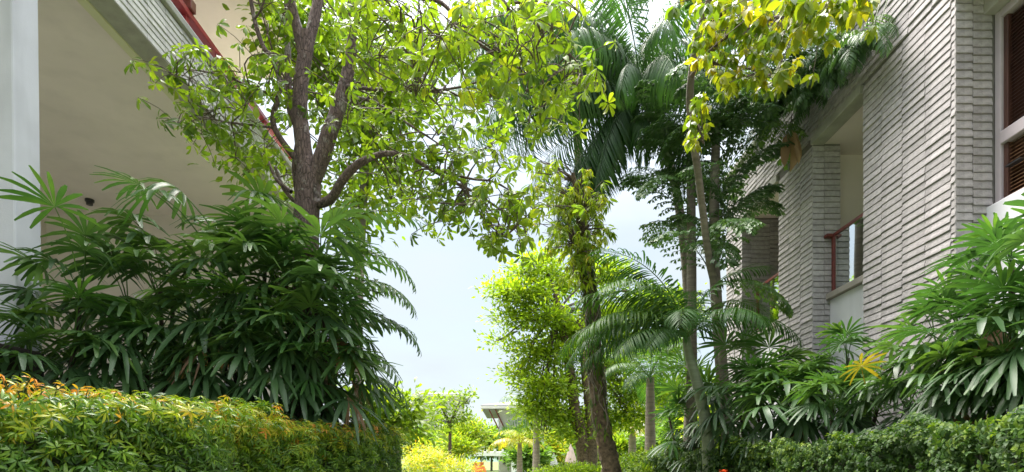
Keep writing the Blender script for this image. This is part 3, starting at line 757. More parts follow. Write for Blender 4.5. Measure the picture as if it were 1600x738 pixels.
def fan_palm(label, base, group, stems, meshes, seed, low=.5, sc=1.0, spread=.5, per=11, name='fan_palm', cat='palm', facing=None):
    """stems: list of crown tips (world points); canes rise from the base to each"""
    r = random.Random(seed); b = Vector(base)
    o = root(name, b, label, cat, group)
    canes = []; n = 0
    for tip in stems:
        tip = Vector(tip); foot = b+Vector((r.uniform(-.25, .25), r.uniform(-.25, .25), 0))
        mid = foot.lerp(tip, .5)+Vector((r.uniform(-.08, .08), r.uniform(-.08, .08), 0))
        tube('cane', [foot, mid, tip], [.028, .026, .022], M['cane'], o, 7, 5, .12, off=b)
        hgt = tip.z-foot.z
        for k in range(per):
            u = (k+.5)/per; z = 1-(low*u*.9 if low < 5 else min(1-.1, max(.02, 1-1.9/max(hgt, 2)), .9/hgt)*u)
            q = foot.lerp(mid, z/.5) if z < .5 else mid.lerp(tip, (z-.5)/.5)
            az = k*2.399+r.uniform(-.5, .5)
            if facing is not None and r.random() < .65: az = facing+r.uniform(-1.3, 1.3)
            # upper fronds stand, lower ones hang
            order = sorted(range(len(meshes)), key=lambda i: -PITCH[meshes[i].name])
            mi = order[min(len(order)-1, max(0, int(u*len(order)+r.uniform(-1, 1))))]
            mm_ = meshes[mi]
            if u > .55 and r.random() < .07: mm_ = DRYF
            f = link('frond', mm_, o, loc=q-b, rot=(r.uniform(-.2, .2), r.uniform(-.25, .2), az), scale=sc*r.uniform(.8, 1.15)); n += 1
    return o
PITCH = {}
for m_, pz in zip(FAN, (55, 35, 20, 5, 45, 70, -15, 30)): PITCH[m_.name] = pz
for m_, pz in zip(FAN2, (65, 45, 25, 5, 75)): PITCH[m_.name] = pz
def px_stems(lst): return [P(*a) for a in lst]
GL = 'fan palms on the left of the garden'
def base_at(px, Y): q = P(px, 719, Y); return (q.x, q.y, 0)
fan_palm('fan palm in front of the white column with its lowest leaves over the planter wall', base_at(70, 5.7), GL, px_stems([(130, 440, 6.0), (0, 560, 5.5), (120, 520, 5.8), (50, 590, 5.5)]), FAN2[1:2]+FAN, 1, 99, 1.0, per=11, facing=-1.6)
fan_palm('dark fan palm between the white column and the tallest clump', base_at(235, 6.8), GL, px_stems([(275, 410, 6.8), (200, 480, 6.5), (250, 450, 6.4), (180, 520, 6.3), (270, 530, 6.3), (230, 580, 6.3)]), FAN2[1:2]+FAN, 2, 99, 1.2, per=11, facing=-1.6)
fan_palm('tallest fan palm of the left clump, right before the big tree trunk', base_at(385, 6.9), GL, px_stems([(345, 385, 6.7), (415, 400, 6.6), (350, 440, 6.5), (430, 430, 6.4), (320, 520, 6.4), (400, 510, 6.4), (370, 580, 6.6)]), FAN2[1:2]+FAN, 3, 99, 1.2, per=11, facing=-1.5)
fan_palm('fan palm right of the big tree trunk with light edges against the sky', base_at(500, 6.8), GL, px_stems([(485, 440, 6.5), (525, 440, 7.3), (470, 470, 6.3), (530, 545, 7.4), (480, 540, 6.3), (510, 605, 6.8), (500, 420, 6.4), (445, 420, 6.2), (505, 500, 6.2), (455, 590, 6.2)]), FAN2[1:3]+FAN, 4, 99, 1.1, per=11, facing=-1.2)
bpy.context.view_layer.update()
# one long arching frond and bright green fans on top of the clump
LF = [o for o in bpy.data.objects if o.get('label', '').startswith('dark fan palm between')][0]
def lone_fronds(rootobj, lst, meshes):
    b = rootobj.location
    for (px, py, Y, mi, az, sc, ty) in lst:
        link('frond', meshes[mi], rootobj, loc=P(px, py, Y)-b, rot=(0, ty, az), scale=sc)

# ------------------------------------------------------------------ leafy crowns, shrubs and hedges
def crown_leaves(lobes, n, ll, tmpl, clump=.25, tone=.5, tv=.18, up=.4, flat=.6, seed=1, topgold=0, per=30, down=0.0):
    """lobes: (centre, rx, ry, rz). leaves gathered in clumps through the lobes' volume"""
    g = np.random.default_rng(seed); vol = np.array([l[1]*l[2]*l[3] for l in lobes]); vol = vol**.8; vol /= vol.sum()
    pos = []; dirs = []; tt = []
    nc = max(1, n//per)
    which = g.choice(len(lobes), nc, p=vol)
    for w in which:
        c, rx, ry, rz = lobes[w]; d = g.normal(size=3); d /= np.linalg.norm(d); rr = g.uniform(.35, 1)**.6
        cc = np.array(c)+d*np.array([rx, ry, rz])*rr*g.uniform(.85, 1.1)
        k = per; q = g.normal(0, clump, (k, 3))*np.array([1, 1, flat]); ct = g.normal(0, tv*.6)
        pos.append(cc+q); dd = q/clump*.6+d*.5+g.normal(0, .6, (k, 3)); dd[:, 2] += up*.5-down; dirs.append(dd)
        tt.append(tone+ct+g.normal(0, tv*.4, k)+topgold*max(0, d[2]))
    pos = np.concatenate(pos); dirs = np.concatenate(dirs); tt = np.concatenate(tt)
    ups = np.tile([0, 0, 1.0], (len(pos), 1))+g.normal(0, .5, (len(pos), 3))
    return leaves(tmpl, pos, dirs, ups, g.uniform(.65, 1.2, len(pos))*ll, tt)

def leafy(name, label, cat, base, lobes, n, ll, mat, trunk=None, tmpl=DIA, bark='barkgrey', group=None, twr=.02, limbs=True, **kw):
    b = Vector(base); o = root(name, b, label, cat, group)
    V, f, t = crown_leaves(lobes, n, ll, tmpl, **kw)
    link('foliage', mesh('foliage', V-np.array(b), f, M[mat], t), o, kind='stuff')
    if trunk:
        for pts, rad in trunk:
            tube('trunk', pts, rad, M[bark], o, 9, 5, .12, off=b)
    if limbs:
        top = trunk[0][0][-1] if trunk else b+Vector((0, 0, .1)); low = trunk[0][0][max(0, len(trunk[0][0])-2)] if trunk else b
        paths = []
        for l in lobes:
            c = Vector(l[0]); s = Vector(low).lerp(Vector(top), .6)
            paths.append(([s, s.lerp(c, .5)+Vector((0, 0, .1*(c-s).length)), c], [twr, twr*.7, twr*.35]))
            for k in range(4):
                e = c+Vector((random.uniform(-1, 1)*l[1], random.uniform(-1, 1)*l[2], random.uniform(-1, 1)*l[3]))*.8
                paths.append(([s.lerp(c, .7), c.lerp(e, .5), e], [twr*.4, twr*.3, twr*.15]))
        tubes('branches', paths, M['twig'], o, 4, 2, off=b)
    return o

def lobe(px, py, hx, hy, Y, dy=None):
    return (tuple(P(px, py, Y)), hx/F*Y, dy or hx/F*Y, hy/F*Y)

SPRIG = [whorl_mesh('sprig', M['hedge'], 8, .1, 200+i, .2+.15*i, LAN, 1.0, .3, .1) for i in range(4)]
SMALL = [whorl_mesh('sprig', M['hedge2'], 7, .05, 220+i, .2, OVA, 1.0, .42, .15) for i in range(3)]
def hedge(label, line, thick, sprigs, n, mat, seed, goldtop=.4, side=1, core='darkcore', scale=1.0, lump=.12, facebias=.62, name='hedge', tone=0.0):
    """line: points of the front top edge; the body lies 'thick' behind it (side=+1: to the left of the run)"""
    r = random.Random(seed); pts = [Vector(p) for p in line]; b = Vector((pts[0].x, pts[0].y, 0))
    o = root(name, b, label, 'hedge')
    seg = [(pts[i+1]-pts[i]).length for i in range(len(pts)-1)]; tot = sum(seg)
    def at(s):
        s = max(0, min(s, tot-1e-6))
        for i, l_ in enumerate(seg):
            if s <= l_: break
            s -= l_
        p = pts[i].lerp(pts[i+1], s/seg[i]); t = (pts[i+1]-pts[i]); t.z = 0; t.normalize()
        return p, t, Vector((-t.y, t.x, 0))*side
    def bump(s, h): return lump*(math.sin(s*2.1+seed)*.5+math.sin(s*5.3+1.7*seed+h*3)*.35+math.sin(s*11+h*7)*.2)
    items = []
    for k in range(n):
        s = r.uniform(0, tot); p, t, nr = at(s); h = p.z
        if r.random() < facebias:      # face
            z = h*r.uniform(.25, 1)**.8; dep = bump(s, z)+r.uniform(-.02, .2); q = p+nr*dep; q.z = z; outw = -nr+Vector((0, 0, .5))
        else:
            w = r.uniform(0, thick); q = p+nr*w; q.z = h+bump(s+w, 1)*.8+r.uniform(-.12, .06); outw = Vector((0, 0, 1))-nr*.3
        endf = min(s, tot-s)
        if endf < .3: q.z -= (.3-endf)*.3*(q.z/h)
        ax = (outw.normalized()+Vector((r.gauss(0, .4), r.gauss(0, .4), r.gauss(0, .3)))).normalized()
        rot = Vector((0, 0, 1)).rotation_difference(ax)
        hh = (q.z/h-.78)/.22
        items.append((r.choice(sprigs), Matrix.Translation(q-b) @ rot.to_matrix().to_4x4() @ Matrix.Scale(scale*r.uniform(.7, 1.25), 4), max(0, min(1, hh))*goldtop*r.random()**1.5+tone+r.uniform(-.14, .14)+.06*math.sin(s*1.7+seed)+(.25 if r.random() < .04 else 0)))
    parts = []
    for me, mt, ti in items:
        if me.name not in _c: _c[me.name] = cache(me)
        V, tri, quad, t = _c[me.name]; A = np.array(mt)
        parts.append((V@A[:3, :3].T+A[:3, 3], [f for f in (tri, quad) if len(f)], t+ti))
    V, f, t = merge(parts)
    link('foliage', mesh('foliage', V, f, M[mat], t), o, kind='stuff')
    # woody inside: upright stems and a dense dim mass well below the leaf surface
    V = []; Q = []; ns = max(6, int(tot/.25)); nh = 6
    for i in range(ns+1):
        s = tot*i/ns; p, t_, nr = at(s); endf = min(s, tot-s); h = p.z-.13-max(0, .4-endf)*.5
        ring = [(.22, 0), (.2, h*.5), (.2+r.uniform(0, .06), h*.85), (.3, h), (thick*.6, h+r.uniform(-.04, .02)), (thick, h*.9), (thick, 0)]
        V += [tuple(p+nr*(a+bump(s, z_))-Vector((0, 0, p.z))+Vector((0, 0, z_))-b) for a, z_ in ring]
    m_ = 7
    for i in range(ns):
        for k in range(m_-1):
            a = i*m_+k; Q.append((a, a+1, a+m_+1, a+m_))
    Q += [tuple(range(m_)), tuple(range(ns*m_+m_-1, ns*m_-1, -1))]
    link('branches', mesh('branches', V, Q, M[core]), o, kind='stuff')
    paths = []
    for k in range(int(tot*14)):
        s = r.uniform(0, tot); p, t_, nr = at(s); f_ = p+nr*r.uniform(.2, .4); f_.z = 0; e_ = p+nr*r.uniform(.15, .4)+Vector((r.uniform(-.1, .1), 0, -r.uniform(.05, .5)))
        paths.append(([f_, f_.lerp(e_, .5)+Vector((r.uniform(-.06, .06), 0, 0)), e_], [.009, .007, .004]))
    tubes('stems', paths, M['twig'], o, 4, 2, off=b)
    return o

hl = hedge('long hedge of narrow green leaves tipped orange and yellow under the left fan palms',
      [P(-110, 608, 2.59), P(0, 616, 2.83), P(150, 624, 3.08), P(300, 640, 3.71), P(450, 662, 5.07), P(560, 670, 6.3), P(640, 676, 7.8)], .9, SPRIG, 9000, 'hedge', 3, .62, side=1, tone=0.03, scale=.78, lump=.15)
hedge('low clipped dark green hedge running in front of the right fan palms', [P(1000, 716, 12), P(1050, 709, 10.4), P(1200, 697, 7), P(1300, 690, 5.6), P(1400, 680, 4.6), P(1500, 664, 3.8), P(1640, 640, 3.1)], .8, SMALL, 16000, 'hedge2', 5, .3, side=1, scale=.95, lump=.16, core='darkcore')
# arching young shoots along the top of the left hedge
paths = []; sp = []
rr = random.Random(4)
SHOOT = [whorl_mesh('shoot', M['hedge'], 6, .11, 240+i, .1, LAN, 1.1, .74, .2) for i in range(2)]
for k in range(230):
    u = rr.random()**1.2; x = -60+690*u; Y = .4*F/(719-(586+16*min(1, u*3)+80*u**1.5)); Y *= rr.uniform(1.02, 1.2); z = 1.615
    q = Vector(((x-800)/F*Y, Y, z)); h = rr.uniform(.02, .13); t = q+Vector((rr.uniform(-.12, .12), rr.uniform(-.1, .1), h))
    paths.append(([q-Vector((0, 0, .25)), q.lerp(t, .6), t], [.004, .003, .002]))
    ax = (t-q).normalized(); sp.append((rr.choice(SHOOT), Matrix.Translation(t-hl.location) @ Vector((0, 0, 1)).rotation_difference(ax).to_matrix().to_4x4() @ Matrix.Scale(rr.uniform(.4, .8), 4)))
bake('young_shoots', sp, M['hedge'], hl, off=None, jitter=.12)
tubes('shoot_stems', paths, M['stem'], hl, 3, 2, off=hl.location)

# ------------------------------------------------------------------ right fan palms
GRP = 'fan palms at the foot of the grey stone villa'
fan_palm('large fan palm under the white panel at the far right', base_at(1560, 5.0), GRP, px_stems([(1580, 420, 5.2), (1630, 430, 4.6), (1530, 470, 5.5), (1500, 520, 5.6), (1570, 540, 4.8), (1640, 530, 4.6), (1510, 570, 5.3)]), FAN2[:4]+FAN[:4], 11, 99, .92, per=17, facing=-2.0)
fan_palm('dark fan palm close before the bright stone pier, left of the largest one', base_at(1450, 5.7), GRP, px_stems([(1465, 540, 6.1), (1450, 590, 6.0), (1490, 620, 5.2), (1420, 640, 6.3)]), FAN, 12, 99, .9, per=12, facing=-2.0)
fan_palm('fan palm holding one golden leaf under the glass balustrade', base_at(1320, 7.2), GRP, px_stems([(1325, 560, 7.5), (1280, 610, 7.6), (1370, 640, 6.8), (1300, 640, 7.0)]), FAN2[:3]+FAN, 13, 99, .85, per=14, facing=-1.9)
fan_palm('fan palm between the golden leaf and the slanting pale palm trunk', base_at(1190, 8.4), GRP, px_stems([(1210, 600, 8.9), (1180, 630, 8.6), (1240, 640, 8.0), (1210, 660, 8.0), (1150, 580, 9.2)]), FAN+FAN2[:2], 14, 99, 1.15, per=15, facing=-1.8)
fan_palm('small fan palm left of the slanting pale palm trunk', base_at(1080, 10.5), GRP, px_stems([(1075, 610, 10.8), (1045, 650, 11.0), (1100, 640, 10.0)]), FAN2, 15, .5, 1.2, per=14, facing=-1.8)
gp = [o for o in bpy.data.objects if o.get('label', '').startswith('fan palm holding one golden')][0]
goldf = fan_mesh('golden_frond', M['gold'], 160, .3, 11, .42, 50, .5, .11, .25, 150)
fo = link('golden_frond', goldf, gp, loc=P(1352, 600, 5.9)-gp.location, rot=(.3, -.2, -2.0), scale=.66); fo['label'] = 'golden yellow leaf'

lone_fronds(LF, [(290, 350, 6.4, 1, R(200), 1.15, .1), (310, 365, 6.2, 2, R(250), 1.2, 0), (120, 425, 5.8, 0, R(265), 1.2, 0), (350, 345, 6.4, 2, R(340), 1.2, 0)], FAN2)
# ------------------------------------------------------------------ feather palms
ARE = [pinnate_mesh('frond', M['areca'], 300+i, 2.05, 50, .56, *a) for i, a in enumerate([(78, 85, .42, .055, .35), (60, 100, .5, .055, .45), (38, 95, .45, .055, .5), (15, 70, .35, .055, .6)])]
COC = [pinnate_mesh('frond', M['coco'], 320+i, 4.0, 62, .95, *a) for i, a in enumerate([(75, 105, .35, .046, .9), (50, 105, .35, .046, 1.0), (22, 85, .3, .046, 1.2), (-5, 60, .3, .046, 1.4), (-40, 40, .2, .046, 1.5)])]
FSH = [fishtail_mesh('frond', M['fish'], 340+i, 1.9, *a) for i, a in enumerate([(65, 90, .3, 10, .115, .65, .45), (40, 90, .45, 10, .12, .6, .6), (10, 70, .55, 9, .12, .55, .7), (80, 70, .25, 10, .115, .6, .5)])]
BRO = [pinnate_mesh('frond', M['fish'], 360+i, 1.3, 14, .4, *a) for i, a in enumerate([(50, 90, .4, .17, .3), (20, 85, .3, .17, .4), (75, 100, .45, .16, .35)])]

def crown_palm(name, label, base, trunkpts, rad, mat, fronds, meshes, group=None, shaft=None, cat='palm', sides=14):
    b = Vector(base); o = root(name, b, label, cat, group)
    if trunkpts: tube('trunk', trunkpts, rad, M[mat], o, sides, 8, .035, off=b)
    if shaft: tube('crownshaft', shaft[0], shaft[1], M['stem'], o, 12, 6, .02, off=b)
    for (p, mi, az, sc, ty) in fronds:
        link('frond', meshes[mi], o, loc=Vector(p)-b, rot=(0, ty, R(az)), scale=sc)
    return o

c = P(1072, 528, 9.0); bb = P(1110, 719, 8.8); bb.z = 0
crown_palm('feather_palm', 'slender feather palm with a slanting grey green trunk and arching bright fronds in mid garden', bb,
    [bb, P(1106, 690, 8.8), P(1092, 610, 8.9), P(1078, 560, 9.0), c], [.115, .095, .085, .07, .06], 'greentrunk',
    [(c, 1, 176, 1.05, 0), (c, 0, 150, 1.0, 0), (c, 2, 195, 1.0, 0), (c, 2, 165, 1.1, .0), (c, 3, 185, .9, 0), (c, 0, 70, .8, 0), (c, 1, 20, .95, 0),
     (c, 2, -15, .9, 0), (c, 2, -60, .8, 0), (c, 2, -110, .75, 0), (c, 3, -130, .7, 0), (c, 0, 100, .9, 0), (c, 1, 130, .95, 0), (c, 3, 215, .85, 0), (c, 0, 190, 1.05, 0), (c, 1, 210, 1.0, 0), (c, 0, 0, .9, 0), (c, 2, 178, 1.05, .15)], ARE)

# tall dark drooping palm, crown at the top of the picture
c = P(1000, 140, 12.0); bb = P(1075, 719, 11.5); bb.z = 0
fr = []
for k, (mi, az, sc) in enumerate([(1, 180, 1.0), (2, 170, .95), (2, 195, 1), (0, 150, .9), (3, 185, .9), (1, 210, .95), (2, 230, .9), (3, 250, .8), (2, 270, .75), (1, 290, .8), (3, 300, .8), (4, 200, .75),
                                  (4, 260, .7), (4, 320, .75), (0, 30, .8), (1, 10, .8), (2, 345, .8), (3, 350, .75), (1, 90, .8), (0, 110, .9), (3, 150, .9), (3, 215, .9), (4, 180, .9), (4, 230, .9), (4, 290, .8), (3, 270, .9), (2, 160, 1), (2, 205, 1), (4, 150, .9), (0, 175, 1.1), (1, 165, 1.1), (0, 230, 1), (0, 320, .9), (1, 340, .9), (1, 245, 1), (0, 60, 1), (0, 90, 1), (1, 200, 1.15), (2, 175, 1.15), (4, 170, 1), (4, 200, 1), (4, 215, 1)]):
    fr.append((c+Vector((0, 0, .05*(4-mi))), mi, az, sc*.92, 0))
crown_palm('coconut_palm', 'tall palm with long dark drooping fronds at the top centre', bb, [bb, P(1078, 520, 11.6), P(1062, 330, 11.8), P(1035, 220, 12), c], [.15, .1, .09, .08, .08], 'palmtrunk', fr, COC)
c = P(900, 70, 14.0); bb = P(958, 719, 16); bb.z = 0
crown_palm('coconut_palm', 'farther palm whose thin fronds show against the white sky between the leaf sprays', bb, [bb, P(936, 600, 16), P(922, 450, 15.8), P(906, 300, 15.5), c], [.2, .15, .13, .11, .1], 'palmtrunk',
    [(c, 1, 180, 1, 0), (c, 2, 165, 1, 0), (c, 3, 190, 1, 0), (c, 0, 200, .9, 0), (c, 2, 215, .9, 0), (c, 3, 150, .9, 0), (c, 2, 240, .9, 0), (c, 1, 320, .9, 0), (c, 0, 140, 1, 0), (c, 3, 220, 1, 0), (c, 2, 185, 1.1, 0)], COC)

# fishtail palms: slim trunks with dark fronds from top to middle
def fishtail(label, pts, rad, mat, spots, seed):
    r = random.Random(seed); bb = Vector(pts[0]); bb.z = 0
    fr = []
    for (px, py, Y, n) in spots:
        p = P(px, py, Y)
        for k in range(n): fr.append((p+Vector((0, 0, r.uniform(-.15, .15))), r.randrange(4), k*360/n+r.uniform(-30, 30), r.uniform(.6, .9), 0))
    return crown_palm('fishtail_palm', label, bb, [bb]+[Vector(p) for p in pts[1:]], rad, mat, fr, FSH, 'fishtail palms before the stone villa')
def gp0(px, Y): q = P(px, 719, Y); q.z = 0; return q
fishtail('brown trunked fishtail palm standing straight, left of the other', [gp0(1080, 10.5), P(1081, 520, 10.5), P(1080, 330, 10.5), P(1078, 230, 10.5)], [.11, .09, .08, .06], 'palmtrunk',
         [(1079, 235, 10.5, 5), (1080, 310, 10.5, 4), (1079, 390, 10.5, 4)], 1)
fishtail('fishtail palm nearest the stone villa with the darkest mass of fronds', [gp0(1150, 10.2), P(1120, 480, 10.3), P(1116, 330, 10.3), P(1120, 180, 10.3)], [.12, .1, .085, .07], 'barkgrey',
         [(1130, 160, 10.0, 3), (1135, 250, 10.0, 4), (1135, 330, 9.8, 3), (1125, 400, 9.8, 3), (1185, 200, 9.6, 5), (1220, 140, 9.3, 5), (1165, 100, 9.8, 4), (1250, 90, 9, 5), (1060, 290, 10.6, 3), (1115, 450, 9.9, 2)], 3)
# broad-leaflet palm hanging over the opening from the left clump
bb = gp0(512, 7.6)
crown_palm('fishtail_palm', 'dark palm with broad toothed leaflets drooping beside the open sky, left of centre', bb, [bb, P(517, 600, 7.6), P(520, 430, 7.6)], [.06, .05, .04], 'cane',
   [(P(512, 372, 7.2), 0, 5, 1.0, 0), (P(522, 400, 7.4), 1, 10, .9, 0), (P(522, 450, 7.4), 1, -10, .95, 0), (P(517, 500, 7.4), 1, 0, 1.0, 0), (P(517, 540, 7.3), 0, 12, .9, 0), (P(512, 560, 7.2), 1, -20, .9, 0),
    (P(520, 430, 7.6), 2, 60, .9, 0), (P(520, 430, 7.6), 0, -50, .8, 0), (P(520, 430, 7.6), 2, 170, .8, 0), (P(520, 470, 7.6), 0, 40, .9, 0), (P(517, 590, 7.4), 1, 5, .85, 0), (P(520, 520, 7.6), 2, -20, .8, 0), (P(520, 480, 7.6), 1, 130, .8, 0)], BRO)

# ------------------------------------------------------------------ yellow drooping-leaf tree, top right
bb = gp0(1138, 9.8); yt = root('yellow_leaf_tree', bb, 'slim tree with big drooping yellow leaves hanging over the top right', 'tree')
tube('trunk', [bb, P(1127, 520, 9.6), P(1107, 400, 9.2), P(1092, 280, 8.6), P(1078, 170, 7.8), P(1090, 60, 7.0), P(1130, -60, 6.4)], [.075, .068, .06, .054, .05, .04, .03], M['palmtrunk'], yt, 10, 6, .05, off=bb)
YW = [whorl_mesh('leaf_cluster', M['yellow'], 8, .14, 400+i, .95, OVA, 1.0, tn, .14) for i, tn in enumerate((.45, .6, .35, .7))]
ylimbs = [([P(1080, 120, 6.8), P(1130, 60, 6.4), P(1200, 30, 6), P(1290, 20, 5.6), P(1380, -20, 5.2)], [.03, .025, .02, .014, .008]),
          ([P(1085, 100, 6.8), P(1120, 100, 6.6), P(1180, 110, 6.4), P(1230, 130, 6.2)], [.02, .018, .012, .007]),
          ([P(1100, 40, 6.5), P(1180, -10, 6), P(1260, -30, 5.4), P(1340, -60, 4.8)], [.025, .02, .015, .01]),
          ([P(1076, 170, 7.0), P(1090, 190, 6.9), P(1100, 225, 6.8)], [.015, .012, .008])]
for q, rad in ylimbs: tube('limb', q, rad, M['twig'], yt, 6, 4, .04, off=bb)
yl = []; r_ = random.Random(9)
for (cx, cy, hx, hy, ya, yb, n) in [(1110, 60, 40, 55, 6.0, 7, 22), (1170, 45, 60, 50, 5.2, 6.8, 34), (1240, 40, 55, 45, 5, 6.4, 26), (1150, 120, 60, 32, 5.8, 6.8, 22), (1215, 110, 45, 30, 5.4, 6.4, 12), (1092, 190, 18, 40, 6.6, 7, 9),
                                    (1300, 15, 45, 25, 4.6, 5.6, 12), (1350, 5, 50, 22, 4.4, 5.2, 7), (1130, 0, 90, 25, 5, 6.5, 20), (1270, -5, 80, 15, 4.5, 5.5, 12)]:
    for k in range(int(n*1.45)):
        p = P(cx+r_.gauss(0, .5)*hx, cy+r_.gauss(0, .5)*hy, r_.uniform(ya, yb))
        near = min((pt for q, _ in ylimbs for pt in smooth_path(q, _, 4)[0]), key=lambda s: (s-p).length)
        yl.append(([near, near.lerp(p, .5)+Vector((0, 0, .05)), p], [.006, .004, .003]))
        o = link('leaf_cluster', YW[k % 4], yt, loc=p-bb, rot=(r_.uniform(-.4, .4), r_.uniform(-.4, .4), r_.uniform(0, 6.28)), scale=r_.uniform(.75, 1.15))
tubes('twigs', yl, M['twig'], yt, 4, 2, off=bb)

# ------------------------------------------------------------------ plants hanging from the villa's roof edge
HAN = [pinnate_mesh('frond', M['fish'], 380+i, .9, 16, .26, *a) for i, a in enumerate([(30, 110, .35, .16, .5), (0, 80, .3, .16, .6), (50, 130, .45, .15, .5)])]
r_ = random.Random(31)
for (xa, ya, xb, yb, n, lab) in [(1375, 70, 1320, 90, 9, 'small tuft of hanging leaves highest on the villa roof edge'), (1310, 95, 1265, 160, 14, 'dense dark hanging plant on the villa roof edge between tuft and dry brown spathe'),
                                 (1255, 120, 1190, 215, 18, 'dark hanging plant covering the beam end left of the dry brown spathe')]:
    q0 = None; its = []
    for k in range(n):
        u = (k+.5)/n; px = xa+(xb-xa)*u; py = ya+(yb-ya)*u+r_.uniform(-22, 12); X = 4.8+r_.uniform(-.12, .05); Y = X/(px-800)*F
        p = P(px, py, Y); its.append(p)
    b0 = Vector((4.96, its[n//2].y, ZT+.11))
    o = root('hanging_plant', b0, lab, 'hanging plant', 'plants hanging from the stone villa roof edge')
    stems = []
    for k, p in enumerate(its):
        t = Vector((4.97, p.y+.1, ZT+.11)); stems.append(([t, Vector((4.84, p.y, min(p.z+.5, ZT-.05))), p], [.008, .007, .005]))
        for j in range(3):
            link('frond', HAN[r_.randrange(3)], o, loc=p-b0, rot=(0, r_.uniform(-.2, .5), R(r_.uniform(110, 290))), scale=r_.uniform(.45, .8))
    tubes('stems', stems, M['stem'], o, 4, 3, off=b0)
sb = P(1236, 200, 9.8); o = root('dry_spathe', sb, 'dry curled pinkish brown palm sheath hanging in front of the stone beam', 'dry palm sheath')
V, f, t = leaves(strip(5, lambda u: math.sin(math.pi*u)**.6, .9, .1, .26), [(0, 0, 0), (.05, 0, -.1), (-.04, .02, -.06), (.02, -.02, -.3)], [(.05, 0, -1), (.3, 0, -1), (-.12, 0, -1), (.3, 0, -.8)], [(.3, -1, 0), (1, -.6, 0), (-.6, -1, 0), (0, -1, .2)], [.75, .5, .6, .35], [.5, .7, .3, .6])
link('sheath', mesh('sheath', V, f, M['dry'], t), o)
tube('stalk', [Vector((.02, 0, .25)), Vector((0, 0, .1)), Vector((0, 0, -.05))], [.008, .01, .014], M['twig'], o, 6, 3)

# ------------------------------------------------------------------ tree wrapped by a leafy climber, right of the opening
bb = gp0(957, 10); ct = root('climber_tree', bb, 'rough leaning trunk wrapped in straps of climber under a column of narrow bright leaves', 'tree')
tube('trunk', [bb, P(955, 738, 10), P(944, 680, 10), P(932, 600, 10), P(927, 520, 10), P(920, 450, 10), P(912, 395, 9.9), P(905, 330, 9.7), P(895, 270, 9.5)], [.19, .175, .145, .13, .12, .11, .1, .06, .03], M['moss'], ct, 16, 8, .14, off=bb)
g = np.random.default_rng(5); pos = []; dirs = []; ups = []
tp_, tr_ = smooth_path([P(944, 680, 10), P(932, 600, 10), P(927, 520, 10), P(920, 450, 10), P(912, 395, 9.9)], [.145, .13, .12, .11, .1], 30)
for k in range(900):
    u = g.integers(0, int(len(tp_)*.999)) if k > 300 else g.integers(int(len(tp_)*.3), len(tp_)); p = tp_[u]; a = g.uniform(0, 6.28); r0 = tr_[u]+.005
    od = np.array([math.cos(a), math.sin(a), 0]); pos.append(np.array(p)+od*r0); dirs.append(od*g.uniform(.2, .9)+np.array([g.normal(0, .25), 0, -1])); ups.append(od+np.array([0, 0, .5]))
V, f, t = leaves(LAN, pos, dirs, ups, g.uniform(.06, .2, len(pos)), g.uniform(.2, .8, len(pos)), 1.0)
link('climber_straps', mesh('climber_straps', V-np.array(bb), f, M['hedge2'], t), ct, kind='stuff')
sp = []
for k in range(46):
    u = int(g.integers(0, len(tp_)-20)); p = tp_[u]; a = g.uniform(3.3, 6.2); od = Vector((math.cos(a), math.sin(a), 0))*(tr_[u]+.012)
    od2 = Vector((math.cos(a+g.uniform(-1, 1)), math.sin(a), 0))*(tr_[u]+.03); q2 = tp_[u+14]
    sp.append(([p+od, p.lerp(q2, .5)+od2, q2+od], [.007, .009, .006]))
tubes('climber_stems', sp, M['palmtrunk'], ct, 4, 3, off=bb)
CW = [whorl_mesh('leaf_cluster', M['canopy'], 9, .19, 430+i, .9, LAN, 1.15, tn, .1) for i, tn in enumerate((.6, .66, .72))]
r_ = random.Random(17); tw = []
for (cx, cy, hx, hy, n) in [(900, 310, 45, 30, 34), (895, 365, 48, 32, 38), (915, 400, 30, 28, 22), (870, 300, 35, 18, 14), (925, 340, 22, 50, 18), (890, 430, 20, 18, 6), (860, 265, 50, 20, 14)]:
    for k in range(int(n*1.7)):
        p = P(cx+r_.gauss(0, .55)*hx, cy+r_.gauss(0, .55)*hy, 9.7+r_.uniform(-.5, .5)); s = P(905+r_.uniform(-6, 6), min(400, p.z*0+cy+25), 9.75)
        tw.append(([s, s.lerp(p, .5)+Vector((0, 0, .06)), p], [.012, .008, .004]))
        link('leaf_cluster', CW[k % 3], ct, loc=p-bb, rot=(r_.uniform(-.5, .5), r_.uniform(-.5, .5), r_.uniform(0, 6)), scale=r_.uniform(.7, 1.2))
tubes('twigs', tw, M['twig'], ct, 4, 2, off=bb)

